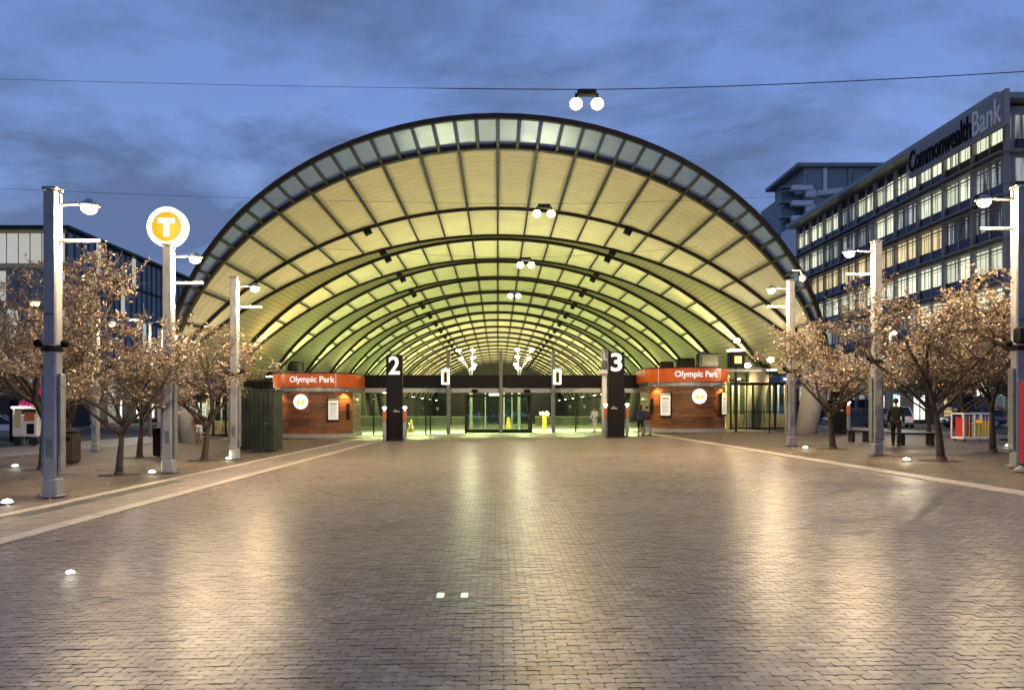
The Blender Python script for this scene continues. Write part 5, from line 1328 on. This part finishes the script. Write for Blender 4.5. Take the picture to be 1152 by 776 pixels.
    for s in (-1, 1):
        MB().sphere((s * 0.032, -0.083, hz + 0.0), 0.012, 8, 6).build('eye', 'black', t)
        MB().sphere((s * 0.083, 0.012, hz - 0.01), 0.024, 8, 6, (0.4, 0.8, 1.2)).build('ear', 'skin', t)
    MB().bbox((0, -0.088, hz - 0.055), (0.045, 0.012, 0.01), 0.003).build('mouth', 'marooncloth', t)
    if bag:
        g = MB().bbox((0, 0.22, hp + 0.28), (0.34, 0.2, 0.46), 0.07).build('backpack', bag, t)
        for s in (-1, 1): MB().tube([(s * 0.11, 0.14, hp + 0.5), (s * 0.12, 0.02, hp + 0.56), (s * 0.13, -0.12, hp + 0.42), (s * 0.13, -0.05, hp + 0.2)], 0.018, 6).build('strap', bag, t)
    return t
g = G(720.5, 490.5)
person((g.x, g.y, g.z), PI * 0.95, 'person in blue top and black shorts walking away beside the number 3 pylon', 'navycloth', 'blackcloth', 1.68, shorts=True, female=True)
g = G(727.5, 489.5)
person((g.x, g.y, g.z), PI * 1.1, 'person with maroon backpack and grey trousers beside the right kiosk', 'blackcloth', 'greycloth', 1.62, bag='marooncloth', stride=0.16)
g = G(669, 486)
person((g.x, g.y, g.z), -0.7, 'person in pale jacket standing inside the gates left of the right hand pylon', 'whitecloth', 'whitecloth', 1.62, armbend=1.0)
g = G(226, 497)
person((g.x - 0.1, g.y, g.z), 0.4, 'person in dark red top and white shorts behind the tree by the left buttress', 'marooncloth', 'whitecloth', 1.7, shorts=True, armbend=0.8)
g = G(1008, 501.5)
person((g.x, g.y, g.z), 2.6, 'person dressed all in black standing beside the bench on the right', 'blackcloth', 'blackcloth', 1.75)
sp_ = ((1153 - VPX) / F * 22.5, 22.5)
person((sp_[0], sp_[1], gz(sp_[0])), -0.9, 'person in hi vis vest seated behind the red sign at the right edge', 'hivis', 'greycloth', 1.7, 'sit')

# benches
def bench(px, py, w_, label, rz=0.0):
    p = G(px, py); t = empty('bench', p, rz, label=label, cat='bench')
    for i in range(4): MB().bbox((0, -0.19 + i * 0.125, 0.45), (w_, 0.11, 0.05), 0.01).build('slat', 'blackmatt', t)
    for s in (-1, 1): MB().bbox((s * (w_ / 2 - 0.35), 0, 0.21), (0.12, 0.42, 0.42), 0.02).build('leg', 'dsteel', t)
    return t
bench(1030, 501, 1.8, 'dark slatted bench between the two big trees on the right')
bench(1158, 511, 1.6, 'bench under the seated person at the right edge', 0.2)
bench(966, 497, 1.3, 'dark bench left of the tall street lamp on the right')

# litter bins
for px, py, lb in ((182, 513, 'black litter bin left of the T sign post'), (79, 520, 'dark brown litter bin right of the nearest post'), (943, 488, None)):
    if lb is None: continue
    p = G(px, py); t = empty('litter_bin', p, label=lb, cat='bin')
    MB().bbox((0, 0, 0.5), (0.5, 0.5, 1.0), 0.05).build('bin_body', 'blackmatt' if px > 100 else 'bark', t); MB().bbox((0, 0, 1.04), (0.56, 0.56, 0.08), 0.03).build('lid', 'dsteel', t); MB().bbox((0, -0.26, 0.8), (0.3, 0.03, 0.14), 0.01).build('opening', 'black', t)
# tall black information pillar on the right
p = G(946, 488); t = empty('information_pillar', (p.x, p.y, p.z), label='tall plain black pillar right of the roof buttress on the right', cat='pillar')
MB().bbox((0, 0, 1.75), (1.0, 0.4, 3.5), 0.02).build('column', 'blackmatt', t); MB().bbox((-0.2, -0.21, 1.3), (0.5, 0.02, 0.09), 0.004).build('small_print', 'concrete', t)
p = G(1087, 480); t = empty('information_pillar', (p.x, p.y, p.z), label='black pillar with small white mark behind the cage trolley', cat='pillar')
MB().bbox((0, 0, 1.9), (1.1, 0.4, 3.8), 0.02).build('column', 'blackmatt', t)
m = MB(); m.prism([(-0.1, 0), (0.15, 0.3), (0.02, 0.3), (-0.2, 0.08)], -0.01, 0.01, Matrix.Rotation(PI / 2, 3, 'X')); o = m.build('white_mark', 'letter', t); o.location = (0.05, -0.215, 2.5)

# red sign at the right edge
p = Vector(((1150 - VPX) / F * 17.4, 17.4, gz(12.1))); t = empty('red_sign', (p.x, p.y, p.z), label='tall red notice board on a pale round base at the right edge', cat='sign')
MB().bbox((0.22, 0, 1.12), (0.66, 0.07, 1.98), 0.04).build('frame', 'gsteel', t); MB().bbox((0.22, -0.035, 1.12), (0.58, 0.02, 1.86), 0.01).build('face', 'red', t)
for z, h in ((1.5, 0.16), (1.25, 0.06), (0.9, 0.3)): MB().bbox((0.22, -0.05, z), (0.36, 0.01, h), 0.003).build('print_block', 'white', t)
MB().lathe([(0.34, 0), (0.34, 0.05), (0.2, 0.13)], (0.22, 0, 0), 20).build('foot', 'concrete', t)

# wire cage trolley
p = G(1094, 495.5); t = empty('cage_trolley', p, 0.15, label='white framed cage trolley holding red and yellow boxes on the right', cat='trolley')
for x in (-0.72, -0.2, 0.72):
    for y in (-0.35, 0.35): MB().bbox((x, y, 0.65), (0.06, 0.06, 1.1), 0.01).build('frame_post', 'white', t)
for z in (0.12, 1.18):
    for y in (-0.35, 0.35): MB().bbox((0, y, z), (1.5, 0.06, 0.07), 0.01).build('frame_rail', 'white', t)
    for x in (-0.72, 0.72): MB().bbox((x, 0, z), (0.06, 0.7, 0.07), 0.01).build('frame_rail', 'white', t)
for i in range(9): MB().tube([(-0.62 + i * 0.155, -0.36, 0.15), (-0.62 + i * 0.155, -0.36, 1.16)], 0.008, 4).build('bar', 'white', t)
MB().bbox((0, 0, 0.16), (1.4, 0.66, 0.04), 0.01).build('shelf', 'white', t)
for x in (-.6, .6):
    for y in (-.28, .28): MB().lathe([(0.055, -0.02), (0.055, 0.02)], (x, y, 0.055), 12, Matrix.Rotation(PI / 2, 3, 'X')).build('wheel', 'rubber', t)
i = 0
for dx_, m, w_, h, nm in ((-0.48, 'redbin', 0.3, 0.8, 'red crate in the left part of the cage trolley'), (0.06, 'yellow', 0.34, 0.55, 'yellow crate in the middle of the cage trolley'), (0.46, 'shopwarm', 0.34, 0.7, 'orange yellow crate at the right end of the cage trolley')):
    v = Matrix.Rotation(0.15, 3, 'Z') @ Vector((dx_, 0, 0.19)); c = empty('crate', p + v, 0.15, label=nm, cat='crate')
    MB().bbox((0, 0, h / 2), (w_, 0.5, h), 0.02).build('crate_body', m if m != 'shopwarm' else 'yellow', c); MB().bbox((0, 0, h + 0.015), (w_ + 0.03, 0.53, 0.05), 0.01).build('rim', m if m != 'shopwarm' else 'orange', c)

# food cart with a pink dome on the left
p = G(34, 501); t = empty('food_cart', p, 0.0, label='white food cart with a pink dome and orange menu board on the left', cat='cart')
MB().bbox((0, 0, 1.0), (1.25, 0.9, 1.1), 0.04).build('cabinet', 'white', t)
MB().bbox((0, 0, 1.9), (1.35, 1.0, 0.12), 0.03).build('counter_roof', 'whitelit', t)
for x in (-0.58, 0.58): MB().bbox((x, -0.4, 1.66), (0.08, 0.08, 0.5), 0.01).build('corner_post', 'white', t)
MB().bbox((0.25, -0.47, 1.45), (0.5, 0.03, 0.42), 0.01).build('menu_board', 'orangesign', t)
MB().bbox((-0.32, -0.47, 1.35), (0.34, 0.03, 0.8), 0.01).build('side_door', 'yellowwall', t)
MB().bbox((0.3, -0.47, 0.85), (0.36, 0.03, 0.5), 0.01).build('lower_poster', 'blackmatt', t)
MB().lathe([(0.44, 0), (0.42, 0.16), (0.30, 0.32), (0.12, 0.42), (0.01, 0.44)], (-0.05, 0, 1.96), 20).build('dome', 'pink', t, smooth=True)
MB().bbox((0.62, 0.1, 2.55), (0.5, 0.06, 0.95), 0.03).build('pink_board', 'pink', t); MB().bbox((0.64, 0.06, 2.6), (0.26, 0.02, 0.4), 0.005).build('white_print', 'letter', t)
for x in (-0.4, 0.4): MB().lathe([(0.22, -0.04), (0.22, 0.04)], (x, -0.38, 0.22), 18, Matrix.Rotation(PI / 2, 3, 'X')).build('wheel', 'rubber', t)
for x in (-0.5, 0.5): MB().bbox((x, 0.3, 0.22), (0.06, 0.06, 0.46), 0.01).build('leg', 'gsteel', t)
p = G(13, 499); t = empty('dark_booth', p, label='plain black booth panel just left of the food cart', cat='booth')
MB().bbox((0, 0.3, 1.2), (0.42, 0.4, 2.3), 0.05).build('panel', 'blackmatt', t); MB().bbox((0, 0.3, 2.42), (0.3, 0.3, 0.14), 0.04).build('cap', 'officegrey', t)

# ------------------------------------------------------------------ cars
def car(pos, rz, paint, label, tall=1.45):
    t = empty('parked_car', pos, rz, label=label, cat='car')
    st = [(-2.15, .42, .72, .78, .74), (-2.0, .28, .86, .84, .80), (-1.3, .22, .93, .88, .84), (-0.3, .20, .95, .89, .86), (0.7, .20, .94, .89, .86), (1.4, .22, .88, .87, .82), (1.95, .26, .76, .82, .74), (2.12, .40, .62, .72, .66)]
    m = MB(); vs = []
    for x, zb, zt, wb, wt in st: vs += [(x, -wb * .96, zb), (x, -wb, (zb + zt) / 2), (x, -wt, zt - .04), (x, -wt * .9, zt), (x, wt * .9, zt), (x, wt, zt - .04), (x, wb, (zb + zt) / 2), (x, wb * .96, zb)]
    fs = []
    for i in range(len(st) - 1):
        for j in range(8): k = (j + 1) % 8; fs.append((i * 8 + j, (i + 1) * 8 + j, (i + 1) * 8 + k, i * 8 + k))
    fs += [tuple(range(8)), tuple(range((len(st) - 1) * 8, len(st) * 8))[::-1]]
    m.add(vs, fs); m.build('body', paint, t, smooth=False)
    cab = [(-1.9, .90, .70), (-1.35, tall - .03, .62), (0.25, tall, .62), (1.05, .92, .70)]
    m = MB(); vs = []
    for x, z, wd in cab: vs += [(x, -wd - (.1 if z < 1 else 0), z), (x, wd + (.1 if z < 1 else 0), z)]
    vs2 = [(-1.9, -.80, .90), (1.05, -.80, .92), (1.05, .80, .92), (-1.9, .80, .90), (-1.3, -.60, tall - .04), (.22, -.60, tall - .03), (.22, .60, tall - .03), (-1.3, .60, tall - .04)]
    m.add(vs2, [(0, 1, 5, 4), (1, 2, 6, 5), (2, 3, 7, 6), (3, 0, 4, 7), (4, 5, 6, 7)]); m.build('windows', 'carglass', t)
    MB().bbox((-0.54, 0, tall - .01), (1.62, 1.24, .06), 0.025).build('roof', paint, t)
    for s in (-1, 1):
        for x0, x1 in ((-1.28, -1.9), (.2, 1.05)): MB().tube([(x0, s * .61, tall - .03), (x1, s * .80, .92)], .035, 6).build('pillar', paint, t)
        MB().tube([(-.45, s * .62, tall - .02), (-.45, s * .82, .93)], .035, 6).build('pillar', paint, t)
        MB().bbox((2.03, s * .58, .64), (.16, .34, .14), .03).build('headlight', 'head', t)
        MB().bbox((-2.09, s * .64, .76), (.1, .24, .16), .03).build('taillight', 'tail', t)
        MB().bbox((.85, s * .98, .98), (.12, .2, .13), .03).build('mirror', paint, t)
        for x in (-1.32, 1.32):
            w_ = MB().lathe([(.20, -.11), (.32, -.10), (.33, 0), (.32, .10), (.20, .11)], (x, s * .80, .33), 20, Matrix.Rotation(PI / 2, 3, 'X')).build('wheel', 'rubber', t)
            MB().lathe([(.20, -.115), (.19, .0), (.20, .115)], (x, s * .80, .33), 16, Matrix.Rotation(PI / 2, 3, 'X')).build('rim', 'gsteel', w_)
    MB().bbox((-2.17, 0, .62), (.03, .5, .13), .01).build('number_plate', 'white', t); MB().bbox((2.14, 0, .45), (.03, .5, .12), .01).build('number_plate', 'white', t)
    return t
p = G(-1, 493.5); car((p.x, p.y, -0.25), 0.35, 'carpaint', 'silver hatchback parked at the left edge of the picture')
p = G(1018, 480); car((p.x, p.y + 1, gz(30) - 0.05), 1.2, 'carwhite', 'white hatchback behind the person in black', 1.6)
p = G(966, 480); car((p.x, p.y + 1, gz(30) - 0.05), 2.9, 'cardark', 'dark car with silver trim left of the tall lamp post', 1.5)
p = G(1102, 480.5); car((p.x, p.y + 1, gz(30) - 0.05), 3.0, 'cardark', 'dark blue car behind the cage trolley', 1.45)
p = G(988, 477.5); car((p.x, p.y + 1, gz(30) - 0.05), 3.3, 'carpaint', 'silver car in the far row under the shop lights', 1.5)

# dark belt of trees and low blocks round the horizon, the one behind the camera added to block reflected sky
def tree_belt(name, pts, h, seed, label):
    npr = np.random.default_rng(seed); n = 13000; P = np.array(pts, float); seg = np.linalg.norm(P[1:] - P[:-1], axis=1); cum = np.concatenate([[0], np.cumsum(seg)])
    u = npr.random(n) * cum[-1]; x = np.interp(u, cum, P[:, 0]); y = np.interp(u, cum, P[:, 1])
    hh = h * (0.75 + 0.25 * np.sin(u / 9.0) * np.sin(u / 23.0 + 1)); z = npr.random(n) ** 0.8 * hh
    c = np.stack([x + npr.normal(0, 3, n), y + npr.normal(0, 3, n), z], 1); a = npr.normal(size=(n, 3)); a /= np.linalg.norm(a, axis=1, keepdims=True); b = np.cross(a, npr.normal(size=(n, 3))); b /= np.linalg.norm(b, axis=1, keepdims=True)
    s = npr.uniform(0.8, 2.4, (n, 1)); q = np.stack([c - a * s, c - b * s * .8, c + a * s, c + b * s * .8], 1).reshape(-1, 3)
    m = MB(); m.v = [tuple(v) for v in q]; m.f = [[4 * i, 4 * i + 1, 4 * i + 2, 4 * i + 3] for i in range(n)]
    o = m.build(name, 'leafdark', None, kind='stuff'); o['label'] = label; return o
tree_belt('distant_wood', [(-230, 60), (-210, -60), (-60, -95), (60, -95), (210, -60), (230, 60)], 15, 4, 'unseen dark tree belt added behind the viewer to keep sky out of the glass')
tree_belt('distant_wood', [(-260, 160), (-140, 250), (-30, 262), (30, 262), (140, 250), (260, 160)], 16, 8, 'dark wood on the horizon beyond the station')

# lights added under the shop canopy and left arcade to brighten the dark background
def canopy_fill_light(p, power, label, grp, col=(1, .93, .75)):
    t = empty('canopy_fill_light', p, label=label, cat='added canopy light', group=grp)
    MB().bbox((0, 0, 0), (0.9, 0.3, 0.1), 0.02).build('housing', 'white', t); MB().bbox((0, 0, -0.07), (0.8, 0.24, 0.04), 0.01).build('diffuser', 'whitelit', t)
    lamp('canopy_fill_bulb', (0, 0, -0.3), power, col, 0.3, parent=t)
for i, (x, w_) in enumerate(((37, 'nearest the station'), (44, 'over the lit shopfront'), (51, 'at the far right'))): canopy_fill_light((x, 70.4, 5.1), 900, 'added fill light under the right hand shop canopy, ' + w_, 'added lights under the shop canopy')
for i, (y, w_) in enumerate(((80, 'at the near corner'), (95, 'in the middle bays'), (110, 'in the far bays'))): canopy_fill_light((-45.5, y, 4.7), 1100, 'added fill light under the dark office arcade on the left, ' + w_, 'added lights under the left arcade')
# double headed road lamps added beyond the trees to light the parked cars
def road_fill_lamp(x, y, label):
    t = empty('road_fill_lamp', (x, y, gz(x) - 0.05), label=label, cat='street lamp', group='added tall road lamps')
    MB().tube([(0, 0, 0), (0, 0, 7.6)], [0.11, 0.07], 10).build('mast', 'gsteel', t, smooth=True)
    for s in (-1, 1):
        MB().tube([(0, 0, 7.5), (s * 0.9, 0, 7.8)], 0.035, 6).build('arm', 'gsteel', t)
        h = MB().bbox((s * 1.1, 0, 7.8), (0.55, 0.24, 0.1), 0.03).build('lamp_head', 'gsteel', t); MB().bbox((s * 1.1, 0, 7.73), (0.42, 0.18, 0.05), 0.01).build('lens', 'bulbwhite', h)
        lamp('road_fill_bulb', (s * 1.1, 0, 7.5), 700, (1, .86, .6), 0.15, parent=t)
road_fill_lamp(27.0, 52, 'added tall double road lamp behind the trees on the right')
road_fill_lamp(-23.0, 50, 'added tall double road lamp behind the trees on the left')
# slim pale posts seen through the lobby glass
for px, Y, w_ in ((546, 66, 'left of'), (567, 62, 'just right of'), (576, 66, 'second to the right of'), (584, 70, 'third to the right of')):
    x = (px - VPX) / F * Y; t = empty('platform_post', (x, Y, 0), label='slim pale post seen through the lobby glass, %s the centre post' % w_, cat='post', group='slim posts behind the lobby')
    MB().lathe([(0.09, 0), (0.09, 0.03), (0.055, 0.05), (0.055, 3.3)], n=10).build('shaft', 'white', t); MB().bbox((0, 0, 3.34), (0.5, 0.14, 0.1), 0.02).build('head', 'white', t)

# fallen leaves on the side pavements and along the kerbs
npr = np.random.default_rng(77); lv = MB()
for _ in range(2600):
    sd = -1 if npr.random() < 0.5 else 1
    y = npr.uniform(9, 38); x = (-8.3 - abs(npr.normal(0, 2.6))) if sd < 0 else (9.6 + abs(npr.normal(0, 3.0)))
    if npr.random() < 0.12: x = -6.4 - npr.random() * 1.6 if sd < 0 else 8.6 - abs(npr.normal(0, 0.7))
    a = npr.uniform(0, 2 * PI); s_ = npr.uniform(0.02, 0.045); z = gz(x) + (0.0 if (x > -8.0 and x < 9.3) else -0.03) + 0.012 + (0.015 if -8.1 < x < -6.0 or 8.9 < x < 9.4 else 0)
    ca, sa = math.cos(a) * s_, math.sin(a) * s_; tz = npr.uniform(0, 0.012)
    b0 = len(lv.v); lv.v += [(x - ca, y - sa, z), (x + sa * .5, y - ca * .5, z + tz), (x + ca, y + sa, z + tz * .5), (x - sa * .5, y + ca * .5, z)]; lv.f.append([b0, b0 + 1, b0 + 2, b0 + 3])
o = lv.build('fallen_leaves', 'leafbrown', None, kind='stuff'); o['label'] = 'dry fallen leaves scattered over the side paving and kerbs'
